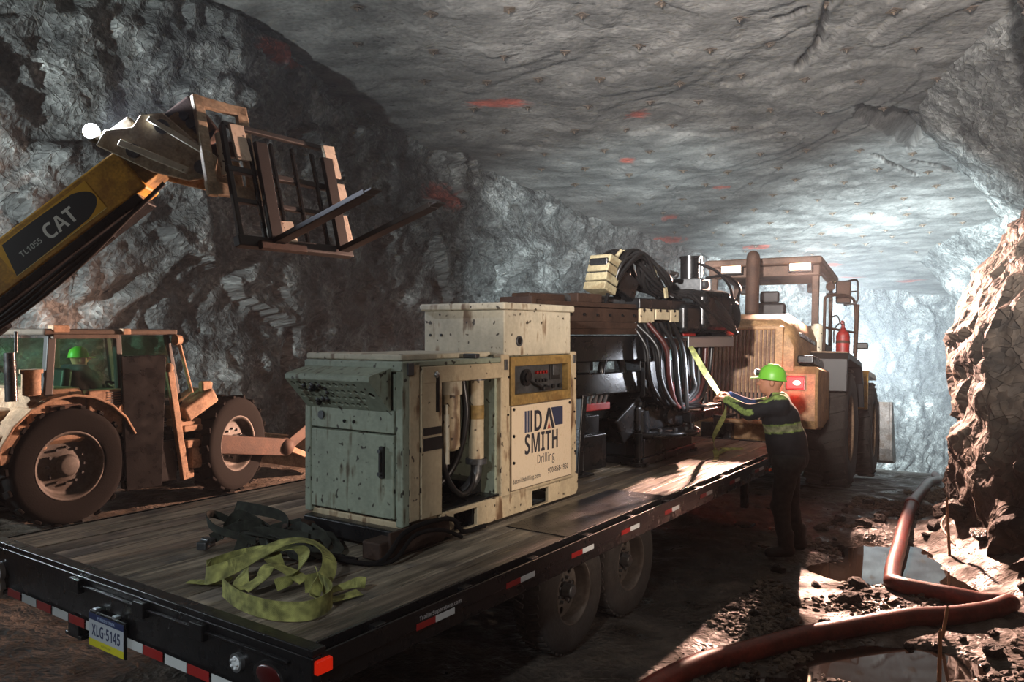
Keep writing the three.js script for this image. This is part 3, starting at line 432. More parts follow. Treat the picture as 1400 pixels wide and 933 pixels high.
  part('corner_bracket', [bx(.012, .07, .03, X1 + .004, Y(1.885), -2.165), bx(.012, .06, .03, X1 + .004, Y(1.9), -3.055)], M.greySteel, t);
  // instrument recess
  const rf = part('instrument_frame', [bb(.77, X1 + .006, Y(1.87), Y(1.935), -2.225, -3.005, .005), bb(.77, X1 + .006, Y(1.605), Y(1.675), -2.225, -3.005, .005), bb(.77, X1 + .006, Y(1.66), Y(1.88), -2.225, -2.27, .005), bb(.77, X1 + .006, Y(1.66), Y(1.88), -2.965, -3.005, .005)], M.ochre, t);
  const ip = part('instrument_panel', bb(.755, .772, Y(1.665), Y(1.885), -2.26, -2.97, .003), M.greySteel, t, 'grey panel with dials, switches and a lever');
  part('dial_knob', [new THREE.CylinderGeometry(.055, .06, .03, 20).rotateZ(Math.PI / 2).translate(.782, Y(1.785), -2.46), new THREE.CylinderGeometry(.035, .035, .03, 16).rotateZ(Math.PI / 2).translate(.795, Y(1.785), -2.46)], M.darkSteel, ip);
  part('lever', [rod([.79, Y(1.77), -2.48], [.81, Y(1.7), -2.66], .01), bx(.03, .03, .09, .81, Y(1.7), -2.68)], M.blackPlastic, ip);
  for (let r = 0; r < 2; r++) for (let c = 0; c < 4; c++) part('switch_button', new THREE.CylinderGeometry(.012, .013, .02, 10).rotateZ(Math.PI / 2).translate(.782, Y(1.815 - r * .06), -2.6 - c * .04), r ? M.blackPlastic : M.redLens, ip);
  part('display_window', bx(.012, .11, .13, .776, Y(1.81), -2.85), M.blackPlastic, ip); part('display_window', bx(.012, .08, .085, .781, Y(1.825), -2.86), M.greySteel, ip);
  for (const z of [2.72, 2.82, 2.91]) part('key_switch', new THREE.CylinderGeometry(.014, .018, .02, 12).rotateZ(Math.PI / 2).translate(.782, Y(1.705), -z), M.blackPlastic, ip);
  // printed panel
  const PW = .784, PH = .575;
  const sg = sheetPart('sign_panel', PW, PH, .008, printed(canvasTex(1024, 751, (g, w, h) => {
    g.fillStyle = '#c6b59b'; g.fillRect(0, 0, w, h);
    for (let i = 0; i < 900; i++) { g.fillStyle = `rgba(${90 + rnd() * 60 | 0},${70 + rnd() * 50 | 0},50,${rnd() * .12})`; const x = rnd() * w, y = rnd() * h; g.fillRect(x, y, 2 + rnd() * 10, 2 + rnd() * 26); }
    g.strokeStyle = '#5d5040'; g.lineWidth = 8; g.strokeRect(4, 4, w - 8, h - 8);
    const ink = '#1b1d26', blue = '#252c45'; g.fillStyle = blue; [0, 1, 2].forEach(i => { g.fillStyle = i < 2 ? '#2a3350' : ink; g.fillRect(212 + i * 46, 62, 30, 196); });
    g.fillStyle = ink; g.textBaseline = 'alphabetic'; g.textAlign = 'left'; g.font = 'bold 268px sans-serif'; g.save(); g.translate(348, 258); g.scale(.86, 1); g.fillText('D', 0, 0); g.restore();
    g.beginPath(); g.moveTo(520, 258); g.lineTo(600, 62); g.lineTo(640, 62); g.lineTo(720, 258); g.lineTo(672, 258); g.lineTo(620, 124); g.lineTo(568, 258); g.fill();
    g.fillStyle = '#8c3a2a'; g.beginPath(); g.moveTo(588, 258); g.lineTo(620, 190); g.lineTo(652, 258); g.fill();
    g.fillStyle = blue; g.beginPath(); g.moveTo(655, 62); g.lineTo(868, 62); g.lineTo(868, 236); g.lineTo(730, 236); g.fill();
    g.fillStyle = ink; g.font = 'bold 250px sans-serif'; g.save(); g.translate(205, 452); g.scale(.76, 1); g.fillText('SMITH', 0, 0, 800); g.restore();
    g.font = '112px sans-serif'; g.save(); g.translate(410, 560); g.scale(.86, 1); g.fillText('Drilling', 0, 0); g.restore();
    g.fillStyle = '#2c2a2a'; g.font = 'bold 56px sans-serif'; g.fillText('dasmithdrilling.com', 22, 690, 450); g.font = 'bold 72px sans-serif'; g.fillText('970-858-1950', 600, 676, 370);
  }), .6), t, 'cream panel printed DA SMITH Drilling with phone number and web address');
  sg.rotation.y = Math.PI / 2; sg.position.set(X1 + .002, Y(1.318), -2.614);
  part('sign_backing', bb(.76, X1 - .003, Y(1.03), Y(1.605), -2.215, -3.015, .002), A, t);
  for (const [l, y] of [[2.25, 1.58], [2.98, 1.575], [2.25, 1.4], [2.25, 1.22]]) part('panel_screw', new THREE.CylinderGeometry(.011, .011, .012, 8).rotateZ(Math.PI / 2).translate(X1 + .008, Y(y), -l), M.darkSteel, t);
  for (const [l, y] of [[2.2, 1.8], [2.19, 1.55], [3.07, 1.75], [3.06, 1.5], [3.07, 1.2]]) part('screw', new THREE.CylinderGeometry(.008, .008, .01, 8).rotateZ(Math.PI / 2).translate(X1 + .003, Y(y), -l), M.darkSteel, t);
  // tall box on top
  const tb = part('top_box', [bb(.11, .815, Y(1.94), Y(2.26), -2.16, -3.02, .012)], M.whitePaint, t); tb.material = M.whitePaint;
  part('top_lid', bb(.09, .835, Y(2.25), Y(2.3), -2.13, -3.05, .014), M.whitePaint, tb);
  part('round_port', [new THREE.TorusGeometry(.03, .008, 8, 18).rotateY(Math.PI / 2).translate(.818, Y(2.04), -2.33)], M.greySteel, tb); part('port_dark_plug', new THREE.CylinderGeometry(.027, .027, .006, 16).rotateZ(Math.PI / 2).translate(.817, Y(2.04), -2.33), M.darkSteel, tb);  // the port is a solid dark plug standing for its shaded opening
  for (const x of [.17, .27]) part('bolt_dark_plug', new THREE.CylinderGeometry(.01, .01, .006, 10).rotateX(Math.PI / 2).translate(x, Y(2.08), -2.159), M.darkSteel, tb);  // dark plugs stand for the shade in the bolt openings
}
// ---------------------------------------------------------------- core drill lying on the deck; own axes: x right, -z along the feed beam, y from the deck
const DP = [1.124, DECK + .007, -7.412], DA = 43;
const onDrill = (x, y, z) => { const a = R(-DA); return [DP[0] + x * Math.cos(a) + z * Math.sin(a), DP[1] + y, DP[2] - x * Math.sin(a) + z * Math.cos(a)]; };
const drill = thing('core_drill', 'dark core drill with long feed beam, rotation head and hanging black hoses', 'drill rig', DP, R(-DA));
{
  const t = drill, TA = R(8), ry = g => g.rotateY(TA), B = M.blackSteel, D = M.darkSteel;
  // base, lined up with the trailer
  part('base_frame', [ry(bb(-.78, .22, .0, .07, .16, -1.1, .01)), ry(bb(-.78, -.6, .07, .24, .1, -1.05)), ry(bb(.02, .2, .07, .24, .1, -1.05)), ry(bb(-.6, .02, .07, .2, .1, .0)), ry(bb(-.6, .02, .07, .2, -.95, -1.05))], B, t);
  for (const [x, z] of [[.16, .14], [-.72, .14], [.16, -1.05], [-.72, -1.05]]) part('jack_foot', [ry(rod([x, .002, z], [x, .03, z], .1, .1, 16)), ry(rod([x, .03, z], [x, .3, z], .04, .04, 12))], D, t);
  const tt = part('turntable', [lathe([[0, .24], [.52, .24], [.54, .25], [.54, .285], [.5, .3], [0, .3]], 44).translate(-.1, 0, -.42)], D, t);
  for (let i = 0; i < 18; i++) { const a = i / 18 * 6.283; part('ring_bolt', new THREE.CylinderGeometry(.022, .022, .035, 6).translate(-.1 + .47 * Math.cos(a), .313, -.42 + .47 * Math.sin(a)), M.greySteel, tt); }
  part('pedestal', [bb(-.4, .16, .3, .55, .1, -.75, .03), bx(.5, .26, .5, -.12, .44, .12, .5, 0, 0, .02)], D, t);
  part('cylinder_port', [new THREE.CylinderGeometry(.075, .075, .06, 20).rotateZ(Math.PI / 2).translate(.175, .42, -.42)], M.darkSteel, t);
  part('slew_motor', [rod([.1, .3, -.02], [.1, .5, -.02], .09, .09, 18), rod([.1, .5, -.02], [.1, .58, -.02], .06)], B, t);
  // slide frame carrying the beam
  part('slide_frame', [bb(-.25, .12, .68, .88, 1.0, -.15, .015), bb(-.25, .14, .98, 1.21, 1.15, -.35, .015), bb(-.22, .1, .55, 1.0, -.05, -.35, .02), bb(-.22, .1, .88, 1.0, .95, .75, .01)], B, t);
  part('slide_bracket', bx(.05, .34, .5, .15, .8, -.25, 0, 0, 0), D, t); part('slide_hoop', [new THREE.TorusGeometry(.17, .035, 8, 20, Math.PI).rotateY(Math.PI / 2).translate(.1, .87, .42)], D, t);
  part('tail_leg', [bar([.08, .7, .85], [.1, .02, .95], .07, .09), bx(.2, .02, .26, .1, .016, .95), bar([-.2, .7, .85], [-.25, .02, .95], .07, .09), bx(.2, .02, .26, -.25, .016, .95)], B, t);
  part('tail_box', [bb(-.3, .1, .02, .34, .85, .5, .02), bb(-.3, .05, .34, .5, .8, .55, .01)], B, t);
  for (let i = 0; i < 4; i++) part('valve_spool', rod([.06, .6, .72 - i * .075], [.1, .7, .72 - i * .075], .018, .014, 8), M.brightSteel, t);
  part('red_manifold', bb(-.1, .08, .54, .61, .78, .42), M.redPaint, t);
  // feed beam
  const fb = part('feed_beam', [bb(-.15, .15, 1.27, 1.33, 1.58, -1.55, .006), bb(-.13, .13, 1.33, 1.46, 1.56, -1.5, .01), bb(-.16, -.1, 1.46, 1.5, 1.58, -1.5, .005), bb(.1, .16, 1.46, 1.5, 1.58, -1.5, .005), bb(-.16, .16, 1.22, 1.27, 1.2, -.7, .006)], M.rustSteel, t, 'rusty steel feed beam');
  part('beam_end', [bb(-.18, .18, 1.26, 1.53, 1.61, 1.55, .01), bb(-.1, .1, 1.5, 1.56, 1.55, 1.1, .01), bb(-.06, .12, 1.5, 1.58, .95, .6, .01)], M.rustSteel, fb);
  for (let i = 0; i < 9; i++) part('beam_bolt', new THREE.CylinderGeometry(.014, .014, .016, 6).rotateZ(Math.PI / 2).translate(.137, 1.395, 1.45 - i * .19), D, fb);
  part('feed_cylinder', [rod([.0, 1.53, 1.3], [.0, 1.53, -.3], .045, .045, 14)], M.greySteel, fb);
  // carriage with cream plates
  const cg = part('carriage', [bb(-.2, .2, 1.46, 1.56, .12, -.7, .012), bb(-.22, -.17, 1.25, 1.5, .1, -.68, .008)], B, t);
  for (const [z0, z1, y0] of [[.1, -.14, 1.33], [-.17, -.42, 1.36], [-.44, -.6, 1.34]]) part('cream_plate', bb(.165, .19, y0, 1.535, z0, z1, .006), M.creamPaint, cg);
  for (const z of [.04, -.08, -.24, -.36, -.5]) part('plate_bolt', new THREE.CylinderGeometry(.014, .014, .012, 6).rotateZ(Math.PI / 2).translate(.193, 1.45, z), D, cg);
  // rotation head
  const hd = part('rotation_head', [bx(.62, .44, .62, .02, 1.46, -1.18, 0, 0, 0, .09), lathe([[0, -.22], [.24, -.22], [.29, -.17], [.29, .17], [.24, .22], [0, .22]], 30).rotateX(Math.PI / 2).translate(.02, 1.42, -1.5), bx(.5, .3, .4, .02, 1.38, -.78, 0, 0, 0, .06)], D, t);
  part('chuck', lathe([[0, -.1], [.17, -.1], [.19, -.06], [.19, .06], [.15, .1], [0, .1]], 26).rotateX(Math.PI / 2).translate(.02, 1.42, -1.79), B, hd);
  part('drive_motor', [rod([-.02, 1.66, -1.16], [-.02, 1.8, -1.16], .17, .15, 22), rod([-.02, 1.8, -1.16], [-.02, 2.03, -1.16], .1, .1, 20), rod([-.02, 2.03, -1.16], [-.02, 2.05, -1.16], .112, .112, 20)], D, hd);
  part('motor_block', [bx(.34, .16, .3, .0, 1.73, -1.14, 0, .2, 0, .02), new THREE.CylinderGeometry(.045, .045, .05, 12).rotateZ(Math.PI / 2).translate(.19, 1.74, -1.1)], M.greySteel, hd);
  for (let i = 0; i < 6; i++) part('head_hose', tube([[.0 + .05 * i, 1.62, -.6 - .03 * i], [.2 + .02 * i, 1.66 - .03 * i, -.85], [.33, 1.55 - .05 * i, -1.1 - .04 * i], [.35, 1.38 - .03 * i, -1.35 - .03 * i]], .021, 20), M.blackHose, hd);
  part('motor_hose', tube([[.08, 1.97, -1.17], [.2, 1.9, -1.3], [.28, 1.75, -1.45], [.25, 1.6, -1.6]], .016, 20), M.blackHose, hd); part('motor_hose', tube([[.12, 1.82, -1.25], [.26, 1.84, -1.45], [.3, 1.72, -1.66], [.2, 1.55, -1.75]], .016, 20), M.blackHose, hd); part('grease_rod', rod([.1, 1.83, -1.2], [.1, 2.05, -1.2], .01), M.brightSteel, hd);
  // valve bank with its tangle of hoses
  const vb = part('valve_bank', [bx(.2, .3, .13, .05, 1.76, .5, 0, 0, .0, .012), bx(.16, .22, .3, .05, 1.68, .2, -.4, 0, 0, .02)], D, t);
  for (let i = 0; i < 4; i++) part('valve_section', bx(.24, .075, .19, .05, 1.635 + i * .082, .54 - i * .03, -.32, 0, 0, .012), M.strapCream ?? (M.strapCream = mat('valveCream', 0xb3a988, .6, 0, { map: T.dirty })), vb);
  part('valve_foot', [bar([.12, 1.62, .5], [.13, 1.5, .56], .03), bar([-.04, 1.62, .5], [-.04, 1.5, .56], .03)], B, vb);
  for (let i = 0; i < 5; i++) part('hose_fitting', rod([.12 - .03 * i, 1.93, .38 - i * .08], [.14 - .03 * i, 1.99, .33 - i * .09], .022, .018, 8), M.strapCream, vb);
  for (let i = 0; i < 22; i++) { const a = i / 22, x = rr(-.12, .22), k = rr(.0, .14); part('valve_hose', tube([[x * .5 + .05, 1.62 + .34 * rnd(), .5 - .12 * rnd()], [x, 1.86 + k, .3 + rr(-.1, .1)], [x + rr(-.06, .06), 1.93 + k * .6, .05 + rr(-.1, .1)], [x + rr(-.1, .1), 1.8 - .15 * a, -.2 + rr(-.08, .08)], [.12 + rr(-.1, .1), 1.58, -.38 - .3 * a]], rr(.014, .021), 24, 6), i % 4 ? M.blackHose : M.rubber, vb); }
  part('control_arm', [rod([.1, 1.72, -.25], [.12, 1.84, -.5], .018), rod([.12, 1.84, -.5], [.12, 1.83, -.62], .024), ball(.035, .12, 1.82, -.64), rod([.1, 1.78, -.36], [.1, 1.7, -.42], .014)], M.greySteel, vb);
  part('yellow_tag', bx(.02, .14, .05, .2, 1.83, -.12, .3, 0, 0), M.strapCream, vb); part('yellow_tag', bx(.02, .1, .05, .24, 1.62, -.26, .2, 0, 0), M.strapCream, vb);
  // big hoses hanging in a U below the beam
  for (let i = 0; i < 11; i++) { const o = i / 10, x = .2 + .1 * Math.sin(i * 2.1); part('hanging_hose', tube([[.1 + .02 * i, 1.33, .12 - .04 * i], [x + .03, 1.1, .06 - .05 * i], [x + .03, .8, -.0 - .05 * i], [x + .03, .58 - .012 * i, -.22 - .03 * i], [x, .52 + .02 * (i % 3), -.55], [x - .02, .56 + .014 * i, -.88 + .01 * i], [x - .04, .8, -1.12 + .035 * i], [x - .05, 1.15, -1.22 + .045 * i]], .02 + .004 * (i % 3), 44, 8), i === 4 ? M.redHose ?? (M.redHose = mat('redHose', 0x3d1714, .4)) : M.blackHose, t); }
  for (let i = 0; i < 5; i++) part('lower_hose', tube([[.12, .52, -.3 - .05 * i], [.26, .5 + .03 * i, -.6], [.24, .48, -.95], [.1, .42, -1.2]], .02, 22), M.blackHose, t);
  // pale channel, teal brackets and fittings under the head
  part('pale_channel', [bb(-.05, .28, 1.18, 1.2, -.62, -1.56, .004), bb(.26, .28, 1.09, 1.2, -.62, -1.56, .004), bb(-.05, -.03, 1.09, 1.2, -.62, -1.56, .004)], M.brightSteel, t);
  part('red_stop', [bb(.02, .2, 1.2, 1.25, -.66, -.9)], M.redPaint, t);
  const teal = mat('tealBracket', 0x8fb5b2, .6, 0, { map: T.paint });
  part('teal_bracket', [bb(-.12, .02, .92, 1.06, -.42, -1.0, .01), bx(.14, .34, .13, -.05, .86, -.82, 0, 0, 0, .04), bar([-.05, .96, -.8], [-.05, .6, -.4], .12, .1)], teal, t);
  part('red_clamp', [bx(.1, .1, .12, .1, .7, -.55), bx(.06, .06, .18, .12, .64, -.62)], M.redPaint, t);
  part('clamp_plate', [bx(.3, .02, .32, .2, .5, -1.0), rod([.22, .5, -1.02], [.22, .62, -1.02], .05, .04), rod([.1, .51, -.95], [.1, .57, -.95], .03)], M.greySteel, t);
  part('outrigger', [bx(.16, .1, .9, .1, .38, -1.15, 0, .15, 0), bx(.3, .03, .3, .12, .34, -1.5)], D, t);
}
// ---------------------------------------------------------------- webbing
function ribbon(pts, w, th = .0035, steps) {                     // pts: [x, y, z, twist]
  const c = new THREE.CatmullRomCurve3(pts.map(p => V(p[0], p[1], p[2])), false, 'centripetal'), n = steps ?? pts.length * 7, P = [], idx = [];
  for (let i = 0; i <= n; i++) {
    const u = i / n, p = c.getPoint(u), t = c.getTangent(u), f = u * (pts.length - 1), k = Math.min(pts.length - 2, Math.floor(f)), tw = lerp(pts[k][3] ?? 0, pts[k + 1][3] ?? 0, f - k);
    let s = V().crossVectors(t, V(0, 1, 0)); if (s.lengthSq() < .02) s.set(1, 0, 0); s.normalize().applyAxisAngle(t, tw); const m = V().crossVectors(s, t).normalize();
    for (const [a, b] of [[-1, -1], [1, -1], [1, 1], [-1, 1]]) P.push(p.x + s.x * a * w / 2 + m.x * b * th / 2, p.y + s.y * a * w / 2 + m.y * b * th / 2, p.z + s.z * a * w / 2 + m.z * b * th / 2);
    if (i < n) for (let q = 0; q < 4; q++) { const a = i * 4 + q, b = i * 4 + (q + 1) % 4; idx.push(a, b, b + 4, a, b + 4, a + 4); }
  }
  idx.push(0, 2, 1, 0, 3, 2); const e = n * 4; idx.push(e, e + 1, e + 2, e, e + 2, e + 3);
  const g = new THREE.BufferGeometry(); g.setAttribute('position', new THREE.Float32BufferAttribute(P, 3)); g.setIndex(idx); return toCreasedNormals(g, .9);
}
{
  const q = Math.PI / 2, t = thing('lashing_strap', 'heap of yellow-green lashing strap lying in loose loops on the deck', 'strap', [TP[0], DECK + .007, TP[2]], TY);
  const S = (pts, w = .085) => part('strap_loop', ribbon(pts.map(([x, y, l, tw]) => [x, y, -l, tw]), w), M.strapYellow, t);
  // (x, height, distance from the rear edge, twist): standing on edge = q
  S([[.62, .045, .17, q], [.8, .045, .115, q], [.98, .045, .1, q], [1.1, .045, .125, q], [1.19, .045, .2, q], [1.18, .05, .32, q], [1.08, .05, .42, q], [.95, .06, .46, q * .9]]);
  S([[.33, .05, .3, q], [.42, .05, .22, q * .9], [.52, .09, .27, q * .55], [.6, .15, .4, .3], [.66, .19, .52, .1], [.74, .18, .6, -.1], [.84, .12, .62, -.5], [.92, .05, .52, -1], [.9, .045, .42, -q]]);
  S([[.3, .045, .3, q], [.29, .05, .42, q], [.36, .07, .52, q * .8], [.5, .11, .52, .5], [.6, .13, .46, .2], [.7, .1, .42, -.2], [.78, .05, .44, -.6]]);
  S([[.56, .14, .44, .2], [.7, .16, .54, .1], [.8, .14, .5, .5], [.84, .07, .4, 1.1], [.8, .045, .33, q]], .06);
  S([[.72, .04, .22, .2], [.74, .08, .3, 0], [.72, .12, .36, -.1], [.78, .1, .4, 0], [.9, .06, .42, .2]], .07);
  S([[.98, .13, .42, -1.2], [1.02, .09, .4, -1.3], [1.05, .03, .35, -.8], [1.07, .01, .37, 0], [1.1, .008, .46, 0], [1.12, .012, .56, .2]], .06);
  S([[.98, .006, .46, 0], [1.04, .03, .54, .4], [1.1, .05, .58, 1.0], [1.12, .045, .6, q]], .05);
  S([[.3, .006, .2, 0], [.4, .01, .24, .1], [.5, .02, .3, .3]], .05);
  S([[.45, .05, .42, q], [.55, .08, .34, 1], [.62, .05, .27, .4], [.66, .02, .24, 0]], .08);
}
{
  const q = Math.PI / 2, t = thing('lashing_strap', 'heap of dark grey-green strap and cord behind the yellow strap, against the power pack', 'strap', [TP[0], DECK + .007, TP[2]], TY);
  for (let i = 0; i < 17; i++) {
    const a = rr(0, 6.28), r = rr(.1, .27), cx = .12 + rr(-.22, .3), cl = .86 + rr(-.14, .12), tw = rnd() < .5 ? q : rr(-.5, .5), h = .02 + .12 * rnd() * (1 - Math.abs(i - 8) / 12);
    const pts = [0, 1, 2, 3, 4, 5].map(k => { const b = a + k * rr(.6, 1.0); return [cx + r * Math.cos(b) * 1.1, Math.max(.03, h + (tw === q ? .03 : 0) + .05 * Math.sin(k * 1.3 + i)), -(Math.min(1.06, Math.max(.6, cl + r * .6 * Math.sin(b)))), tw + rr(-.3, .3)]; });
    part('strap_loop', ribbon(pts, rr(.04, .07)), M.strapDark, t);
  }
  part('strap_loop', ribbon([[-.2, .04, -.66, q], [-.12, .09, -.72, .8], [-.02, .13, -.74, .2], [.08, .1, -.68, -.5], [.14, .03, -.6, -.2]], .06), M.strapDark, t);
  for (let i = 0; i < 3; i++) part('cord', tube([[-.1 + i * .06, .02, -.95], [.05 + i * .1, .06 + .03 * i, -.84], [.25, .08, -.9 + .04 * i], [.45, .03, -.84], [.55 + .1 * i, .02, -.9]], .012, 24, 6), M.rubber, t);
  part('ratchet', [bx(.06, .05, .12, -.16, .03, -.6, 0, .5, 0), rod([-.19, .05, -.6], [-.13, .05, -.6], .015)], M.greySteel, t);
}
{ // two lengths of cable along the foot of the power pack
  const g = [tube([[.3, .03, -1.06], [.6, .05, -.95], [.88, .09, -1.0], [.89, .14, -1.2], [.87, .13, -1.45], [.85, .04, -1.62]].map(p => p), .014, 40)];
  const c = thing('power_cable', 'black cable draped round the foot of the power pack', 'cable', [TP[0], DECK + .007, TP[2]], TY);
  part('cable_run', tube([[.15, .014, -.98], [.5, .016, -.9], [.88, .02, -.94], [.9, .14, -1.1], [.9, .16, -1.35], [.88, .12, -1.56], [.86, .03, -1.66], [.85, .014, -1.9]], .014, 50), M.rubber, c);
  part('cable_run', tube([[.3, .014, -.92], [.7, .016, -.86], [.92, .02, -.98], [.93, .12, -1.15], [.92, .1, -1.4], [.9, .014, -1.6]], .012, 50), M.rubber, c);
}
// ---------------------------------------------------------------- wheel loader ahead of the trailer; own axes: x right, -z forward, origin under the rear axle
function bigTyre(parent, x, y, z, side, Rr, w, lugs, rubber, rimMat, steer = 0, name = 'wheel') {
  const k = Rr / .86, h = w / 2, rimR = .47 * k, turn = g => g.rotateY(steer).translate(x, y, z), lay = g => g.rotateZ(-Math.PI / 2 * side);
  const ty = part('tyre', turn(lay(lathe([[rimR, -h * .86], [rimR + .06 * k, -h], [Rr * .84, -h * 1.02], [Rr * .93, -h * .93], [Rr * .96, -h * .7], [Rr * .965, 0], [Rr * .96, h * .7], [Rr * .93, h * .93], [Rr * .84, h * 1.02], [rimR + .06 * k, h], [rimR, h * .86]], 56))), rubber, parent);
  const lug = bx(h * .86, Rr * .055, Rr * .115, 0, 0, 0, 0, 0, 0, .012 * k); const n = lugs;
  for (let i = 0; i < n; i++) for (const s of [-1, 1]) { const a = (i + (s > 0 ? .5 : 0)) / n * 6.2832; const g = lug.clone().rotateY(s * .32).translate(s * h * .53, Rr * .972, 0).rotateX(a); part('tread_lug', turn(g), rubber, ty); }
  const rim = part('rim', turn(lay(lathe([[0, h * .55], [.16 * k, h * .55], [.2 * k, h * .4], [.36 * k, h * .3], [.42 * k, h * .4], [.44 * k, h * .78], [rimR, h * .9], [rimR + .025 * k, h * .93], [rimR + .02 * k, h * .8], [.46 * k, -h * .8]], 44))), rimMat, parent);
  part('hub', turn(lay(lathe([[0, h * .86], [.11 * k, h * .84], [.15 * k, h * .74], [.17 * k, h * .4]], 24))), rimMat, rim);
  for (let i = 0; i < 12; i++) { const a = i / 12 * 6.283; part('wheel_nut', turn(new THREE.CylinderGeometry(.02 * k, .02 * k, .05, 6).rotateZ(Math.PI / 2).translate(side * h * .4, .26 * k * Math.cos(a), .26 * k * Math.sin(a))), M.greySteel, rim); }
  return ty;
}
const LP0 = [3.66, -.13, -11.82], LA = 30;
const loader = thing('wheel_loader', 'large yellow wheel loader seen from behind with two lit work lamps on its cab', 'wheel loader', LP0, R(-LA)); loader.rotation.x = R(-6.5);
{
  const t = loader, Yl = M.catYellowDirty, K = M.blackPlastic;
  for (const s of [-1, 1]) { bigTyre(t, s * 1.1, .86, 0, s, .86, .6, 22, M.dustyRubber, M.dustyYellow); bigTyre(t, s * 1.1, .86, -3.5, s, .86, .6, 22, M.dustyRubber, M.dustyYellow); }
  part('rear_axle', [rod([-1, .86, 0], [1, .86, 0], .17, .17, 18), ball(.32, 0, .86, 0)], M.darkSteel, t); part('front_axle', [rod([-1, .86, -3.5], [1, .86, -3.5], .17, .17, 18), ball(.32, 0, .86, -3.5)], M.darkSteel, t);
  // counterweight and lower frame
  part('counterweight', [sidePrism([[-2.02, .92], [-2.02, 1.5], [-1.95, 1.6], [-1.0, 1.62], [-1.0, .95], [-1.5, .82], [-1.95, .82]], .72, 1.22, .03), sidePrism([[-2.02, .92], [-2.02, 1.5], [-1.95, 1.6], [-1.0, 1.62], [-1.0, .95], [-1.5, .82], [-1.95, .82]], -1.22, -.72, .03), bb(-.75, .75, .62, .88, 1.98, 1.0, .04)], Yl, t);
  part('main_frame', [bb(-.5, .5, .6, 1.3, 1.6, -1.4, .03), bb(-.4, .4, .7, 1.4, -1.3, -2.2, .03), bb(-.55, .55, .7, 1.5, -2.2, -4.1, .03)], M.darkSteel, t);
  part('tow_hitch', [bb(-.2, .2, .62, .84, 2.12, 1.95, .02), rod([0, .6, 2.1], [0, .95, 2.1], .04)], M.darkSteel, t);
  // hood as a loft of one rounded section
  const hoodSec = [[-.95, 1.25], [-.95, 2.05], [-.88, 2.24], [-.74, 2.34], [.74, 2.34], [.88, 2.24], [.95, 2.05], [.95, 1.25]];
  const ring = (z, top, wid) => hoodSec.map(([x, y]) => [x * wid, y > 1.9 ? lerp(1.25, top, (y - 1.25) / 1.09) : y, z]);
  const loft = (rings) => { const n = rings[0].length, P = [], idx = []; rings.forEach(r => r.forEach(p => P.push(...p))); for (let i = 0; i < rings.length - 1; i++) for (let k = 0; k < n; k++) { const a = i * n + k, b = i * n + (k + 1) % n; idx.push(a, b + n, b, a, a + n, b + n); } for (let k = 1; k < n - 1; k++) { idx.push(0, k, k + 1); const e = (rings.length - 1) * n; idx.push(e, e + k + 1, e + k); } const g = new THREE.BufferGeometry(); g.setAttribute('position', new THREE.Float32BufferAttribute(P, 3)); g.setIndex(idx); return toCreasedNormals(g, .6); };
  part('engine_hood', [loft([ring(.2, 2.37, 1), ring(1.4, 2.35, 1), ring(1.62, 2.31, 1), ring(1.82, 2.23, .99), ring(1.94, 2.15, .98), ring(1.99, 2.06, .97)]), bb(-.95, .95, 1.0, 1.3, 1.9, .3, .02)], Yl, t);
  part('grille_frame', [bb(-.8, -.69, .88, 2.1, 2.03, 1.95, .02), bb(.69, .8, .88, 2.1, 2.03, 1.95, .02), bb(-.8, .8, 2.06, 2.11, 2.03, 1.9, .02), bb(-.8, .8, .83, .9, 2.03, 1.95, .02)], Yl, t);
  const gr = part('grille', bb(-.69, .69, .9, 2.07, 1.985, 1.96, .004), M.darkSteel, t); for (let i = 0; i < 27; i++) part('slat', bb(-.68 + i * .0515, -.65 + i * .0515, .9, 2.07, 2.02, 1.985, .006), M.grilleSlat ?? (M.grilleSlat = mat('grilleSlat', 0x8a6f5c, .8, 0, { map: T.dirty })), gr);
  part('hood_step', bb(.8, .97, 2.0, 2.06, 1.7, .6, .01), M.darkSteel, t);
  part('exhaust_stack', [rod([.06, 2.33, .55], [.06, 3.32, .55], .1, .1, 20), ball(.1, .06, 3.32, .55, 1, 1.15, 1), lathe([[.1, 0], [.17, 0], [.17, .03], [.1, .05]], 20).translate(.06, 2.335, .55)], M.rustSteel, t);
  part('air_intake', [rod([-.5, 2.33, .6], [-.5, 2.62, .6], .1, .1, 16), rod([-.5, 2.62, .6], [-.5, 2.74, .6], .15, .15, 16)], M.darkSteel, t);
  // cab
  const z0 = -.2, z1 = -1.75, cab = part('cab_frame', [bb(-.78, -.68, 1.6, 3.32, z0, z0 - .1, .015), bb(.78, .88, 1.6, 3.32, z0, z0 - .1, .015), bb(-.78, -.68, 1.6, 3.32, z1, z1 + .1, .015), bb(.78, .88, 1.6, 3.32, z1, z1 + .1, .015), bb(-.78, .88, 1.5, 2.38, z0 + .02, z0 - .1, .02), bb(-.78, .88, 1.5, 1.62, z0, z1, .02), bb(.82, .88, 1.6, 2.2, z0, z1, .01), bb(-.78, -.72, 1.6, 2.2, z0, z1, .01)], M.cabBrown ?? (M.cabBrown = mat('cabBrown', 0x5e483b, .75, 0, { map: T.dirty })), t);
  part('cab_roof', [bb(-.85, .95, 3.32, 3.44, z0 + .18, z1 - .12, .04), bb(-.8, .9, 3.16, 3.33, z0 + .06, z0 - .1, .02), bb(-.2, .35, 3.43, 3.52, -.5, -1.1, .03)], M.cabBrown, cab);
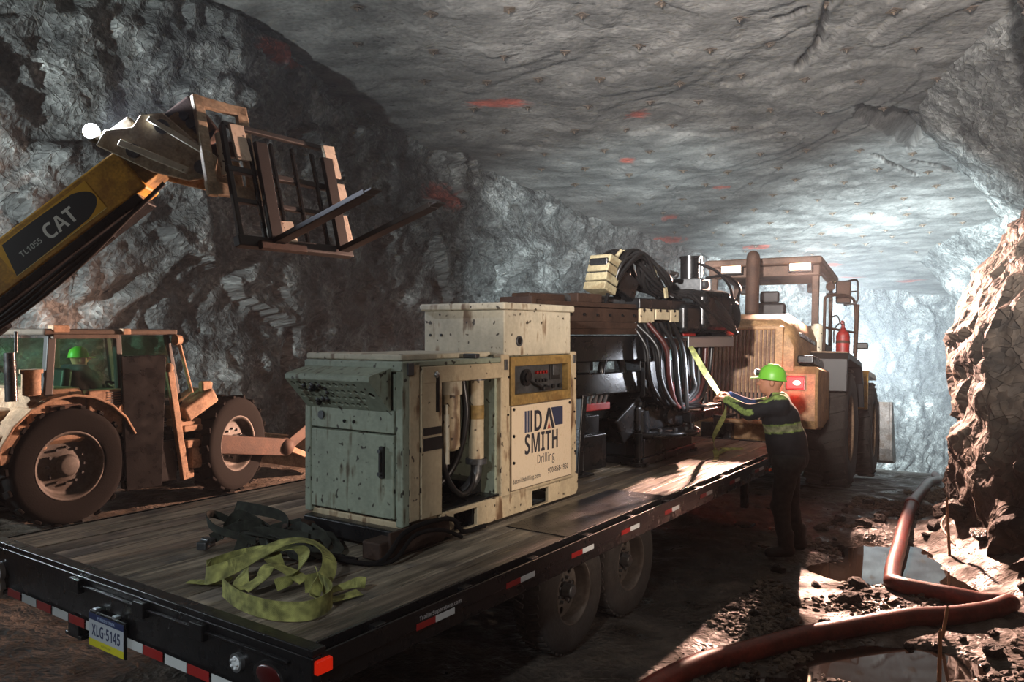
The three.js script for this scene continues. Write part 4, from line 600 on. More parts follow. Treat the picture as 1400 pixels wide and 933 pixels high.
  part('rear_window', bx(1.46, .8, .008, .05, 2.78, z0 - .05), M.clearGlass, cab); part('side_window', bx(.008, 1.1, 1.35, .85, 2.75, -.97), M.clearGlass, cab); part('windscreen', bx(1.46, 1.1, .008, .05, 2.7, z1 + .05), M.clearGlass, cab); part('side_window', bx(.008, 1.1, 1.35, -.75, 2.75, -.97), M.clearGlass, cab);
  part('seat', [bx(.5, .62, .14, .1, 2.48, -.5, .1, 0, 0, .05), bx(.3, .2, .1, .1, 2.88, -.48, 0, 0, 0, .04), bx(.5, .14, .5, .1, 2.15, -.75, 0, 0, 0, .05), bx(.3, .5, .3, .1, 1.86, -.75, 0, 0, 0, .02)], K, cab); part('steering_column', [bar([.1, 1.62, -1.5], [.1, 2.3, -1.3], .1), new THREE.TorusGeometry(.2, .018, 8, 24).rotateX(1.2).translate(.1, 2.33, -1.27)], K, cab);
  // work lamps (lit) facing back
  for (const x of [-.42, .63]) {
    const l = part('work_lamp', bx(.36, .17, .1, x, 3.28, z0 + .1, 0, 0, 0, .015), K, t, 'lit warm white work lamp under the cab roof');
    part('lamp_glass', bx(.3, .11, .012, x, 3.28, z0 + .156, 0, 0, 0, .004), M.lampWarm, l);
    loader.updateMatrixWorld(true); const aim = loader.worldToLocal(V(-3.0, 3.3, -7.2)).toArray();
    if (x > 0) spot(t, [x, 3.28, z0 + .25], [x + 2.2, 1.0, 6], LIGHT.loaderRear, 33, .45, 4); else spot(t, [x, 3.28, z0 + .25], aim, LIGHT.loaderRear, 17, .8, 4);
  }
  // tail lamps
  for (const s of [-1, 1]) { const l = part('tail_lamp', bx(.24, .18, .05, s * .96, 1.385, 2.02), M.redLens, t, 'lit red tail lamp'); part('lens', bx(.2, .14, .02, s * .96, 1.385, 2.047), M.lampRed, l); part('bulb', ball(.03, s * .98, 1.385, 2.06, 1.6, 1, .4), M.lampRedCore, l); const p = new THREE.PointLight(0xff2018, .5); p.position.set(s * .96, 1.385, 2.14); p.castShadow = true; p.shadow.radius = 3; t.add(p); }
  // rear fenders, platform, rails
  for (const s of [-1, 1]) { part('rear_fender', [sidePrism([[-1.02, 1.35], [-1.0, 1.78], [-.86, 1.88], [.75, 1.88], [1.05, 1.6], [1.2, 1.2], [1.16, 1.2], [1.0, 1.56], [.72, 1.8], [-.82, 1.8], [-.94, 1.72], [-.97, 1.35]], Math.min(s * .78, s * 1.44), Math.max(s * .78, s * 1.44), .008)], K, t); part('fender_step', bb(s * .8, s * 1.42, 1.88, 1.9, .82, -.72, .004), M.dustyYellow, t); }
  part('battery_box', [bb(.95, 1.15, 1.64, 1.75, 1.9, 1.1, .02)], M.darkSteel, t);
  const rl = part('hand_rail', [tube([[1.04, 1.89, .3], [1.04, 2.6, .28], [1.04, 2.74, .24], [1.1, 2.8, .1], [1.34, 2.82, -.5], [1.36, 2.6, -.6], [1.36, 1.9, -.62]], .022, 60, 8), rod([1.04, 2.3, .28], [1.36, 2.32, -.6], .018), rod([1.36, 2.0, -.62], [1.38, 2.76, -.62], .034, .034)], M.rustSteel, t);
  part('rail_bracket', bx(.16, .1, .1, 1.46, 2.12, -.62, 0, 0, 0, .02), K, rl);
  const mr = part('mirror_arm', [tube([[.92, 3.1, -.7], [1.2, 3.12, -.6], [1.38, 3.12, -.5], [1.4, 3.02, -.48], [1.38, 2.78, -.5], [1.2, 2.74, -.5]], .016, 40, 6), rod([.92, 2.95, -.7], [1.38, 2.95, -.5], .012)], K, t); part('mirror', bx(.22, .36, .07, 1.2, 2.93, -.45, 0, .25, 0, .03), K, mr); part('mirror_glass', bx(.18, .31, .006, 1.209, 2.93, -.412, 0, .25, 0, .001), M.rustSteel, mr); part('round_mirror', [ball(.07, 1.0, 3.04, -.55, 1, 1, .5), rod([1.0, 3.04, -.6], [1.0, 3.1, -.68], .01)], M.rustSteel, mr);
  part('pre_cleaner', [rod([.94, 1.9, .25], [.94, 2.18, .25], .07, .07, 16), rod([.94, 2.18, .25], [.94, 2.32, .25], .085, .085, 16), rod([.94, 2.32, .25], [.94, 2.35, .25], .06, .06, 16)], M.whitePaint, t);
  part('handrail_hoop', [tube([[1.08, 2.3, .1], [1.1, 2.48, .0], [1.16, 2.52, -.1], [1.2, 2.42, -.15]], .01, 20, 6)], K, t);
  // front frame, boom, bucket
  for (const s of [-1, 1]) { part('front_fender', [sidePrism([[2.55, 1.2], [2.6, 1.78], [2.8, 1.9], [4.0, 1.9], [4.15, 1.8], [4.0, 1.8], [2.85, 1.8], [2.7, 1.7], [2.65, 1.2]], Math.min(s * .85, s * 1.36), Math.max(s * .85, s * 1.36), .01)], M.catYellow, t); part('lift_arm', [bar([s * .5, 2.1, -2.4], [s * .55, 1.5, -4.0], .16, .34), bar([s * .55, 1.5, -4.0], [s * .55, .7, -4.9], .16, .3)], M.catYellow, t); part('arm_cylinder', [rod([s * .42, 1.2, -2.3], [s * .45, 1.3, -3.6], .08), rod([s * .45, 1.3, -3.5], [s * .5, 1.4, -4.1], .05)], M.darkSteel, t); }
  const bk = [[4.75, 1.42], [4.7, .9], [4.78, .5], [5.0, .27], [5.35, .2], [6.1, .2], [6.1, .235], [5.37, .24], [5.05, .31], [4.83, .52], [4.75, .9], [4.8, 1.42]];
  part('bucket', [sidePrism(bk, -1.55, 1.55, .006), sidePrism([[4.75, 1.42], [4.72, .9], [4.8, .5], [5.0, .27], [5.35, .21], [6.0, .21], [5.0, 1.42]], 1.55, 1.6, .01), sidePrism([[4.75, 1.42], [4.72, .9], [4.8, .5], [5.0, .27], [5.35, .21], [6.0, .21], [5.0, 1.42]], -1.6, -1.55, .01)], M.bucketSteel ?? (M.bucketSteel = mat('bucketSteel', 0xe2e4e4, .5, 0, { map: T.dirty })), t);
  // head lamps
  for (const s of [-1, 1]) { const l = part('head_lamp', [bx(.3, .22, .16, s * .95, 2.05, -2.9, 0, 0, 0, .03), rod([s * .95, 1.8, -2.9], [s * .95, 2.0, -2.9], .03)], K, t, 'lit head lamp on the front frame'); part('lamp_glass', bx(.24, .16, .012, s * .95, 2.05, -2.988), M.lampCool, l); spot(t, [s * .95, 2.05, -3.06], [s * 2.0 + .6, 5.0, -28], LIGHT.loaderFront, 27, .8, 4); }
  for (const x of [-.55, .6]) { const l = part('roof_lamp', bx(.3, .15, .1, x, 3.24, z1 - .1, 0, 0, 0, .015), K, t, 'lit lamp at the front of the cab roof'); part('lamp_glass', bx(.26, .11, .012, x, 3.24, z1 - .157, 0, 0, 0, .003), M.lampCool, l); spot(t, [x, 3.24, z1 - .22], x < 0 ? [-13, 6.5, -22] : [x * 6, 6.5, -28], LIGHT.loaderFront, x < 0 ? 40 : 32, .9, 4).intensity *= x < 0 ? .1 : .4; }
}
// ---------------------------------------------------------------- fire extinguisher standing on the loader's platform
{
  const sA = new THREE.Matrix4(); loader.updateMatrixWorld(true); const p = V(1.26, 1.9, .02).applyMatrix4(loader.matrixWorld);
  const t = thing('fire_extinguisher', 'red fire extinguisher standing inside the loader hand rail', 'extinguisher', [p.x, p.y, p.z], R(-LA)); t.rotation.x = R(-6.5);
  part('cylinder', lathe([[0, 0], [.085, 0], [.095, .015], [.095, .3], [.08, .35], [.04, .385], [.035, .42], [0, .42]], 24), M.redPaint, t); part('bracket', [lathe([[.096, .19], [.1, .19], [.1, .23], [.096, .23]], 24), bx(.08, .05, .12, 0, .21, -.12)], M.rustSteel, t);
  part('valve', [rod([0, .41, 0], [0, .47, 0], .025, .025), bx(.04, .02, .13, 0, .48, .03), bx(.04, .015, .12, 0, .505, .02, -.15)], M.redPaint, t); part('discharge_hose', tube([[0, .45, -.03], [-.05, .5, -.06], [-.12, .4, -.02], [-.125, .2, 0]], .011, 20, 6), M.blackHose, t);
}
// ---------------------------------------------------------------- compact loader with its driver on the left; x right, -z forward, origin under the rear axle
const TR = [-5.63, 0, -8.93], TRA = 32;
const tractor = thing('compact_loader', 'dusty compact wheel loader with glazed cab and driver, left of the trailer', 'wheel loader', TR, R(-TRA));
{
  const t = tractor, Yd = M.dustyYellow, K = M.blackPlastic;
  for (const s of [-1, 1]) { bigTyre(t, s * .82, .66, 0, s, .66, .38, 18, s > 0 ? M.dustyRubber : M.dustyRubber, M.greyRim); bigTyre(t, s * .82, .64, -2.15, s, .64, .38, 18, M.dustyRubber, M.greyRim, .28); }
  part('chassis', [bb(-.55, .55, .45, .85, .5, -2.4, .03), rod([-.8, .66, 0], [.8, .66, 0], .11), rod([-.8, .64, -2.15], [.8, .64, -2.15], .11)], M.darkSteel, t);
  // engine hood at the back
  const hood = part('engine_hood', [prism([[-.72, .85], [-.72, 1.36], [-.6, 1.5], [.82, 1.5], [.94, 1.38], [.96, .95], [.8, .85]], .62, .03).translate(0, 0, .1), bb(-.7, .7, .8, 1.3, .75, .3, .05)], Yd, t);
  part('hood_panel', bb(.945, .965, 1.17, 1.33, .2, -.14, .01), M.rustSteel, hood);
  part('rear_shell', [bb(.55, .98, .9, 1.15, .55, .2, .04), bx(.12, .3, .5, .92, .95, .5, .25, 0, 0, .03)], Yd, t);
  part('rear_weight', [bb(-.75, .75, .55, 1.25, 1.0, .7, .05)], M.darkSteel, t);
  part('exhaust_pipe', [rod([.92, 1.4, .56], [.92, 1.9, .58], .06, .055, 14), rod([.88, 1.9, .5], [.88, 2.12, .5], .018)], M.blackSteel, t); part('air_cleaner', [rod([.9, 1.45, .36], [.9, 1.68, .36], .09, .09, 14), rod([.9, 1.68, .36], [.9, 1.72, .36], .11, .11, 14)], Yd, t);
  for (const s of [-1, 1]) part('rear_fender', [...[0, 1, 2, 3, 4, 5, 6, 7, 8].map(i => { const a = R(14 + i * 17); return bx(.44, .03, .25, s * .83, .66 + .76 * Math.sin(a), .76 * Math.cos(a), Math.PI / 2 - a, 0, 0, .01); })], Yd, t);
  part('side_cover', [bb(.7, .97, .95, 1.46, -.2, -.72, .03)], Yd, t); for (let i = 0; i < 6; i++) part('louvre', bb(.972, .978, 1.28 + i * .028, 1.294 + i * .028, -.42, -.58, .001), K, t); part('round_lamp', new THREE.CylinderGeometry(.07, .07, .06, 18).rotateZ(Math.PI / 2).translate(.98, 1.22, -.6), Yd, t);
  // cab
  const z0 = .14, z1 = -1.32, x0 = -.55, x1 = .85, cy0 = 1.42, cy1 = 2.1;
  const cab = part('cab_frame', [bar([x1, cy0, z0 + .04], [x1 - .04, cy1, z0 - .02], .09), bar([x0, cy0, z0 + .04], [x0 + .04, cy1, z0 - .02], .09), bar([x1, 1.0, -.66], [x1 - .03, cy1, -.62], .075), bar([x0, 1.0, -.66], [x0 + .03, cy1, -.62], .075), bar([x1, 1.2, z1 - .1], [x1 - .06, cy1, z1 + .05], .06), bar([x0, 1.2, z1 - .1], [x0 + .06, cy1, z1 + .05], .06), bb(x0, x1, cy0 - .05, cy0 + .02, z0 + .06, z0 - .04, .01), bb(x1 - .06, x1, cy0 - .06, cy0 + .01, z0, -.7, .01), bb(x0, x0 + .06, cy0 - .06, cy0 + .01, z0, -.7, .01), bb(x0, x1, 1.15, 1.25, z1 - .06, z1 - .14, .01)], K, t);
  part('cab_roof', [bb(x0 - .05, x1 + .05, cy1 - .02, cy1 + .05, z0 + .1, z1 - .05, .03), bb(x1 - .05, x1 + .06, cy1 - .06, cy1 - .01, z0, -.6, .01)], M.roofDusty ?? (M.roofDusty = mat('roofDusty', 0x54483d, .85, 0, { map: T.dirty })), cab);
  part('roof_lamp', bx(.1, .07, .1, x1 + .04, cy1 + .02, -.68), Yd, cab); part('roof_lamp', bx(.12, .08, .18, x1 - .0, cy1 + .05, .05), Yd, cab);
  const W1 = (n, g) => part(n, g, M.glass, cab); W1('side_window', bx(.008, .58, .68, x1 - .02, 1.75, -.25)); W1('side_window', bx(.008, .75, .6, x1 - .03, 1.7, -.98)); W1('windscreen', bx(1.3, .78, .008, .15, 1.68, z1 - .02)); W1('rear_window', bx(1.3, .6, .008, .15, 1.75, z0)); W1('side_window', bx(.008, .58, 1.3, x0 + .02, 1.75, -.6));
  part('cab_floor', bb(x0, x1, .85, .95, z0, z1, .01), M.darkSteel, cab);
  part('driver_seat', [bx(.46, .12, .44, .3, 1.18, -.45, 0, 0, 0, .04), bx(.46, .5, .12, .3, 1.45, -.2, -.12, 0, 0, .04), bx(.3, .25, .3, .3, 1.02, -.45)], K, cab); part('steering_wheel', [new THREE.TorusGeometry(.17, .016, 8, 22).rotateX(1.1).translate(.3, 1.43, -.98), rod([.3, .95, -1.15], [.3, 1.43, -.98], .03)], K, cab);
  part('panel_lamp', [ball(.02, .6, 1.63, -1.2), ball(.026, .45, 1.64, -1.2)], M.screenGreen, cab, 'two small lit yellow dash lamps');
  // open dark door and its pale edge post
  const door = part('cab_door', [prism([[0, .02], [.42, .02], [.47, 1.58], [-.06, 1.58]], .05, .01).rotateY(Math.PI / 2 - .12).translate(1.0, .26, -.62), bb(.92, .98, .3, .8, -.6, -1.3, .02)], M.blackSteel, t, 'dark door panel standing open beside the cab');
  part('edge_post', [bar([1.03, 1.64, -1.16], [1.02, .3, -1.38], .09, .07), ball(.06, 1.03, 1.68, -1.15), bx(.12, .12, .14, 1.0, .36, -1.42, 0, 0, 0, .03)], Yd, t);
  part('lamp_post', [rod([.98, 1.36, -1.5], [.9, 1.98, -1.38], .022), new THREE.CylinderGeometry(.07, .055, .08, 18).rotateX(Math.PI / 2).translate(.9, 2.02, -1.36), bar([.98, 1.38, -1.5], [.9, 1.2, -1.3], .03)], Yd, t);
  // front frame with arms
  part('front_cowl', [bx(.5, .2, .5, .8, 1.2, -1.6, .5, 0, 0, .04), bx(.1, .14, .16, .95, 1.42, -1.72, 0, 0, 0, .03), bx(.3, .1, .3, .85, .98, -1.48, 0, 0, 0, .02)], Yd, t);
  part('front_step', [bb(.9, 1.06, .68, .78, -1.38, -1.7, .02), bb(.88, 1.04, .88, .96, -1.35, -1.62, .02), bb(.95, 1.06, .42, .68, -1.45, -1.6, .02)], Yd, t);
  for (const s of [-1, 1]) { const a = part('lift_arm', [bar([s * 1.0, .72, -1.55], [s * 1.0, .5, -2.95], .12, .24), ball(.13, s * 1.0, .5, -2.98), bar([s * 1.0, .5, -2.98], [s * 1.0, .78, -3.5], .1, .16)], s > 0 ? M.rustSteel : M.rustSteel, t); part('arm_cylinder', [rod([s * .86, .8, -1.6], [s * .86, .68, -2.4], .05), rod([s * .86, .68, -2.4], [s * .9, .55, -2.9], .03)], M.darkSteel, a); }
  part('front_blade', [bx(2.1, .5, .06, 0, .34, -3.5, .25, 0, 0, .02), bar([.95, .5, -3.0], [.95, .3, -3.46], .08), bar([-.95, .5, -3.0], [-.95, .3, -3.46], .08)], Yd, t);
  for (const o of t.children) if (o.name === 'tyre') o.material = M.rubber, o.children.forEach(c => c.material = M.rubber);
}
// ---------------------------------------------------------------- reach machine outside the frame on the left; only its raised boom with the forks is in view
const boomM = thing('telehandler', 'yellow telescopic boom with fork carriage raised above the compact loader', 'telehandler', [-7.9, 0, -6.5], 0);
{
  const t = boomM, o = [-7.9, 0, -6.5], P = (x, y, z) => [x - o[0], y - o[1], z - o[2]], Yc = M.catYellow, K = M.blackPlastic;
  // chassis and turret, out of the frame
  part('chassis', [bx(3.4, .55, 1.3, -.3, .85, 0, 0, 0, 0, .04), bx(1.2, .9, 1.2, -.3, 1.4, 0, 0, 0, 0, .06)], Yc, t);
  for (const x of [-1.5, .95]) for (const z of [-.8, .8]) bigTyre(t, x, .62, z, 1, .62, .36, 14, M.rubber, M.greyRim, -Math.PI / 2 * Math.sign(z));
  const cabT = part('operator_cab', [bx(1.1, 1.2, .8, -.9, 2.0, .75, 0, 0, 0, .06)], M.glass, t); part('cab_roof', bx(1.2, .08, .9, -.9, 2.64, .75), Yc, cabT);
  { const l = part('added_cab_lamp', [bx(.1, .16, .3, -.3, 2.78, .75), bx(.06, .1, .06, -.32, 2.7, .75)], K, t, 'unseen work lamp added on the cab roof'); part('lamp_glass', bx(.012, .12, .25, -.243, 2.78, .75), M.lampCool, l); spot(t, [-.15, 2.78, .75], [4.8, 5.2, -12], LIGHT.addedCabLamp, 62, .7, 5); const l2 = part('added_cab_lamp', bx(.1, .16, .3, -.3, 2.78, 1.1), K, t); part('lamp_glass', bx(.012, .12, .25, -.243, 2.78, 1.1), M.lampCool, l2); spot(t, [-.15, 2.78, 1.1], [6.3, .8, 2.0], LIGHT.addedCabLow, 30, .9, 5); }  // both cab lamps are added out of view, for wall and deck light
  // axis of the boom: from the turret up to the head
  const a = V(...P(-6.2, 1.16, -6.69)), b = V(...P(-3.0, 3.78, -7.0)), dir = b.clone().sub(a).normalize(), L = a.distanceTo(b), side = V(0, 1, 0).cross(dir).normalize().negate();
  const fr = new THREE.Matrix4().makeBasis(dir, V().crossVectors(side, dir), side), BX = (g) => g.applyMatrix4(fr).translate(a.x, a.y, a.z);   // along x, up y, z towards the camera side
  const up = V(0, 1, 0).applyMatrix4(fr), sd = V(0, 0, 1).applyMatrix4(fr);
  const boom = part('boom', BX(bx(L - .42, .42, .36, (L - .42) / 2, .05, 0, 0, 0, 0, .03)), Yc, t);
  part('boom_plate', [BX(bx(.75, .2, .012, L - 2.35, .06, .186, 0, 0, 0, .003))], M.ochre, boom, 'pale bolted plate on the boom side');
  const dec = new THREE.Mesh(new THREE.PlaneGeometry(.96, .3), printed(canvasTex(768, 240, (g, w, h) => {
    g.fillStyle = '#c9981f'; g.fillRect(0, 0, w, h); g.fillStyle = '#1b2126'; g.beginPath(); g.moveTo(0, h); g.lineTo(60, 10); g.quadraticCurveTo(300, 0, 640, 20); g.quadraticCurveTo(768, 60, 760, 130); g.quadraticCurveTo(740, 200, 620, h - 16); g.closePath(); g.fill(); g.fillStyle = '#d8cf8a'; g.fillRect(0, h - 4, w, 4);
    g.fillStyle = '#d5d8d2'; g.font = 'bold 150px sans-serif'; g.textBaseline = 'middle'; g.save(); g.translate(320, 128); g.scale(.95, 1); g.fillText('CAT', 0, 0); g.restore(); g.fillStyle = '#a8b0ac'; g.font = 'bold 54px sans-serif'; g.save(); g.translate(110, 140); g.fillText('TL1055', 0, 0, 190); g.restore();
  }))); dec.name = 'boom_decal'; dec.userData.label = 'dark decal lettered CAT TL1055'; dec.castShadow = dec.receiveShadow = true; { const g = dec.geometry; g.translate(L - 1.28, .05, .1815); BX(g); } boom.add(dec);
  part('inner_boom', BX(bx(.7, .34, .29, L - .15, .05, 0, 0, 0, 0, .02)), M.ochre, boom);
  part('cylinder_and_dark_cover', [BX(rod([.2, -.3, .02], [2.0, -.27, .02], .085, .085, 16)), BX(rod([2.0, -.27, .02], [3.2, -.25, .02], .05, .05, 14)), BX(bx(L - .5, .09, .368, (L - .5) / 2 - .02, -.19, 0, 0, 0, 0, .02))], M.blackSteel, boom);  // cylinder, plus a black cover added to keep the boom underside dark
  for (let i = 0; i < 3; i++) part('boom_hose', BX(tube([[1.0, -.22, .16 + .03 * i], [2.0, -.3 - .03 * i, .2], [2.8, -.28 - .04 * i, .2], [3.5, -.26, .16], [3.85, -.2, .1]], .02, 30, 6)), M.blackHose, boom);
  // head: side plates, pins, lamp
  const H = (x, y, z) => { const v = V(x, y, z).applyMatrix4(fr); return [a.x + v.x, a.y + v.y, a.z + v.z]; };
  const plate = [[L - .52, .36], [L - .38, .42], [L - .18, .3], [L - .06, .34], [L + .1, .24], [L + .16, -.1], [L + .22, -.34], [L + .1, -.46], [L - .1, -.36], [L - .3, -.1]];
  const head = part('boom_head', [BX(prism(plate, .05, .008).translate(0, 0, .21)), BX(prism(plate, .05, .008).translate(0, 0, -.21)), BX(bx(.3, .1, .42, L - .3, .36, 0, 0, 0, 0, .02))], M.headPaint ?? (M.headPaint = mat('headPaint', 0xc4b294, .65, 0, { map: T.dirty })), t);
  for (const [x, y] of [[L - .3, .12], [L + .06, -.34], [L + .02, .14]]) part('head_pin', BX(rod([x, y, -.27], [x, y, .27], .06, .06, 16)), M.greySteel, head);
  part('head_rib', [BX(bx(.06, .62, .05, L - .2, -.02, .25, 0, 0, .5, .01)), BX(bx(.05, .6, .05, L + .08, -.02, .25, 0, 0, .35, .01))], M.whitePaint, head);
  part('tilt_link', [BX(bx(.5, .14, .1, L + .28, -.26, 0, 0, 0, -.5, .02)), BX(bx(.34, .4, .26, L + .2, .08, 0, 0, 0, 0, .03))], M.rustSteel, head);
  for (const y of [.14, .05]) part('coupler_knob', BX(rod([L + .22, y, .12], [L + .22, y, .17], .04, .04, 12)), K, head);
  { const lp = H(L - .5, .5, .1); const l = part('boom_lamp', [ball(.075, ...lp, 1, 1, 1), bar(lp, H(L - .45, .36, .1), .04)], K, t, 'lit white lamp on the boom head'); part('lamp_glass', ball(.07, lp[0] + .0, lp[1] + .02, lp[2] + .035), M.lampCool, l); spot(t, [lp[0] + .06, lp[1] + .06, lp[2] + .09], [lp[0] + 3, lp[1] + .5, lp[2] - .6], LIGHT.boom, 70, .6, 2); }
  // fork carriage: its own axes w (across) and v (down its face), f along the forks
  const c0 = V(...P(-2.6, 3.66, -6.85)), w = V(.58, .0, -.81).normalize(), f0 = V(.80, .0, .58), f = f0.clone().multiplyScalar(Math.cos(R(15))).add(V(0, Math.sin(R(15)), 0)).normalize(), u = V().crossVectors(f, w).normalize(); if (u.y < 0) u.negate();
  const cm = new THREE.Matrix4().makeBasis(w, u, f), C = g => { const q = g.index ? g.toNonIndexed() : g; q.applyMatrix4(cm); if (cm.determinant() < 0) { const p = q.attributes.position.array; for (let i = 0; i < p.length; i += 9) for (let k = 0; k < 3; k++) { const s = p[i + 3 + k]; p[i + 3 + k] = p[i + 6 + k]; p[i + 6 + k] = s; } q.computeVertexNormals(); } return q.translate(c0.x, c0.y, c0.z); };
  const cq = part('coupler', [C(bx(.1, .95, .05, -.1, .1, -.02)), C(bx(.12, .95, .05, .34, .1, -.02)), C(bx(.55, .1, .05, .12, .52, -.02)), C(bx(.55, .12, .05, .12, -.3, -.02)), C(bx(.3, .3, .12, .12, -.12, -.12))], M.headPaint, t, 'pale quick coupler frame');
  part('coupler_pad', C(rod([.02, -.2, .05], [.02, .2, .05], .045, .045, 12)), M.whitePaint, cq);
  const car = part('carriage', [C(bx(1.2, .05, .05, .62, .28, .1)), C(bx(1.26, .06, .06, .62, -.15, .1)), C(bx(1.2, .05, .05, .6, -.44, .1)), C(bx(1.3, .1, .09, .62, -.82, .1)), C(bx(.05, 1.1, .05, .02, -.28, .1)), C(bx(.05, 1.1, .05, 1.22, -.28, .1))], K, t);
  for (const x of [.26, .5, .74, .98]) part('carriage_bar', C(bx(.035, .96, .035, x, -.3, .12)), M.darkSteel, car);
  for (const [x, y, h] of [[.14, .1, .34], [1.2, .12, .34], [1.24, -.24, .26], [.5, -.7, .2], [1.2, -.62, .34]]) part('pale_plate', C(bx(.15, h, .03, x, y, .15, 0, 0, .08)), M.palePlate ?? (M.palePlate = mat('palePlate', 0xe0d8cc, .6, 0, { map: T.paint })), car);
  part('wooden_board', C(bx(.5, .08, .06, .4, -.86, .17)), M.rustSteel, car);
  for (const x of [.34, 1.12]) { const fk = part('fork', [C(bx(.13, .95, .05, x, -.34, .17, 0, 0, 0, .01)), C(bx(.13, .05, 1.22, x, -.82, .78, 0, 0, 0, .01)), C(bx(.12, .02, .1, x, -.825, 1.42, 0, 0, 0, .005))], M.forkSteel ?? (M.forkSteel = mat('forkSteel', 0x231c19, .6, .3, { map: T.dirty })), t, 'dark steel lifting fork'); }
}
// ---------------------------------------------------------------- people: one continuous body each, clothes over it; x right, -z forward, y up from the soles
M.skin = mat('skin', 0x9a6a52, .6); M.navy = mat('navyCloth', 0x1a1c26, .9, 0, { map: T.cloth }); M.trouser = mat('trouserCloth', 0x2b2a28, .95, 0, { map: T.cloth }); M.boot = mat('bootLeather', 0x191512, .7); M.hat = mat('limeHat', 0x66a834, .35); M.hatBand = mat('hatBand', 0x3a3f33, .7);
M.jacket = Object.assign(new THREE.MeshStandardMaterial({ vertexColors: true, roughness: .85, map: T.cloth }), { name: 'jacketCloth' });
const lin = h => new THREE.Color(h).toArray();
function handGeo(side, curl) {                                      // palm along -z from the wrist at the origin, fingers curl down round a strap
  const bones = [[[0, 0, 0], [.0, 0, -.045], .021, .024], [[-.018, 0, -.03], [-.026, 0, -.085], .018, .017], [[.018, 0, -.03], [.024, 0, -.082], .018, .016]];
  const f = [[-.03, .046, .9], [-.01, .05, 1], [.011, .047, .96], [.03, .038, .82]];
  const list = [...bones];
  f.forEach(([x, l, k]) => { let p = [x, .002, -.085], a = -.15; for (const [s, r0, r1] of [[l * .9, .0098, .009], [l * .62, .009, .0082], [l * .48, .0082, .007]]) { a += curl * k; const q = [p[0], p[1] - s * Math.sin(a), p[2] - s * Math.cos(a)]; list.push([p, q, r0, r1]); p = q; } });
  { const s = side; let p = [-s * .024, -.004, -.022]; const q = [-s * .046, -.016, -.052], r = [-s * .036, -.036, -.078], e = [-s * .018, -.044, -.094]; list.push([p, q, .014, .0115], [q, r, .0112, .01], [r, e, .0098, .008]); }
  return sdfMesh((x, y, z) => { let d = 9; list.forEach(([a, b, ra, rb], i) => { d = i < 3 ? smin(d, capsule([x, y * (i < 3 ? 1.5 : 1), z], [a[0], a[1] * 1.5, a[2]], [b[0], b[1] * 1.5, b[2]], ra, rb), .02) : smin(d, capsule([x, y, z], a, b, ra, rb), .006); }); return d; }, [-.075, -.1, -.16], [.075, .05, .04], .0042);
}
function headGeo() {                                                // centre of the skull at the origin, face to -z
  return sdfMesh((x, y, z) => {
    const e = (cx, cy, cz, a, b, c) => { const k = Math.hypot((x - cx) / a, (y - cy) / b, (z - cz) / c); return (k - 1) * Math.min(a, b, c); };
    let d = e(0, .02, .012, .076, .098, .096); d = smin(d, e(0, -.05, -.03, .058, .068, .066), .04); d = smin(d, e(0, -.098, -.06, .026, .02, .024), .03);
    d = smin(d, capsule([x, y, z], [0, .0, -.09], [0, -.034, -.112], .009, .015), .014); d = smin(d, capsule([x, y, z], [-.014, -.037, -.1], [.014, -.037, -.1], .009, .009), .01);
    d = smin(d, capsule([x, y, z], [-.022, -.066, -.088], [.022, -.066, -.088], .008, .008), .012); d = smin(d, capsule([x, y, z], [-.02, -.079, -.085], [.02, -.079, -.085], .008, .008), .01);
    for (const s of [-1, 1]) { d = smin(d, e(s * .078, -.01, .012, .012, .032, .02), .008); d = smin(d, capsule([x, y, z], [s * .014, .022, -.088], [s * .05, .022, -.072], .01, .01), .014); d = Math.max(d, -e(s * .03, .0, -.098, .016, .011, .014)); d = smin(d, e(s * .03, .0, -.084, .012, .012, .012), .003); }
    d = smin(d, capsule([x, y, z], [0, -.06, .02], [0, -.16, .03], .055, .058), .03); return d;
  }, [-.11, -.19, -.15], [.11, .14, .13], .005);
}
const HEAD = headGeo();
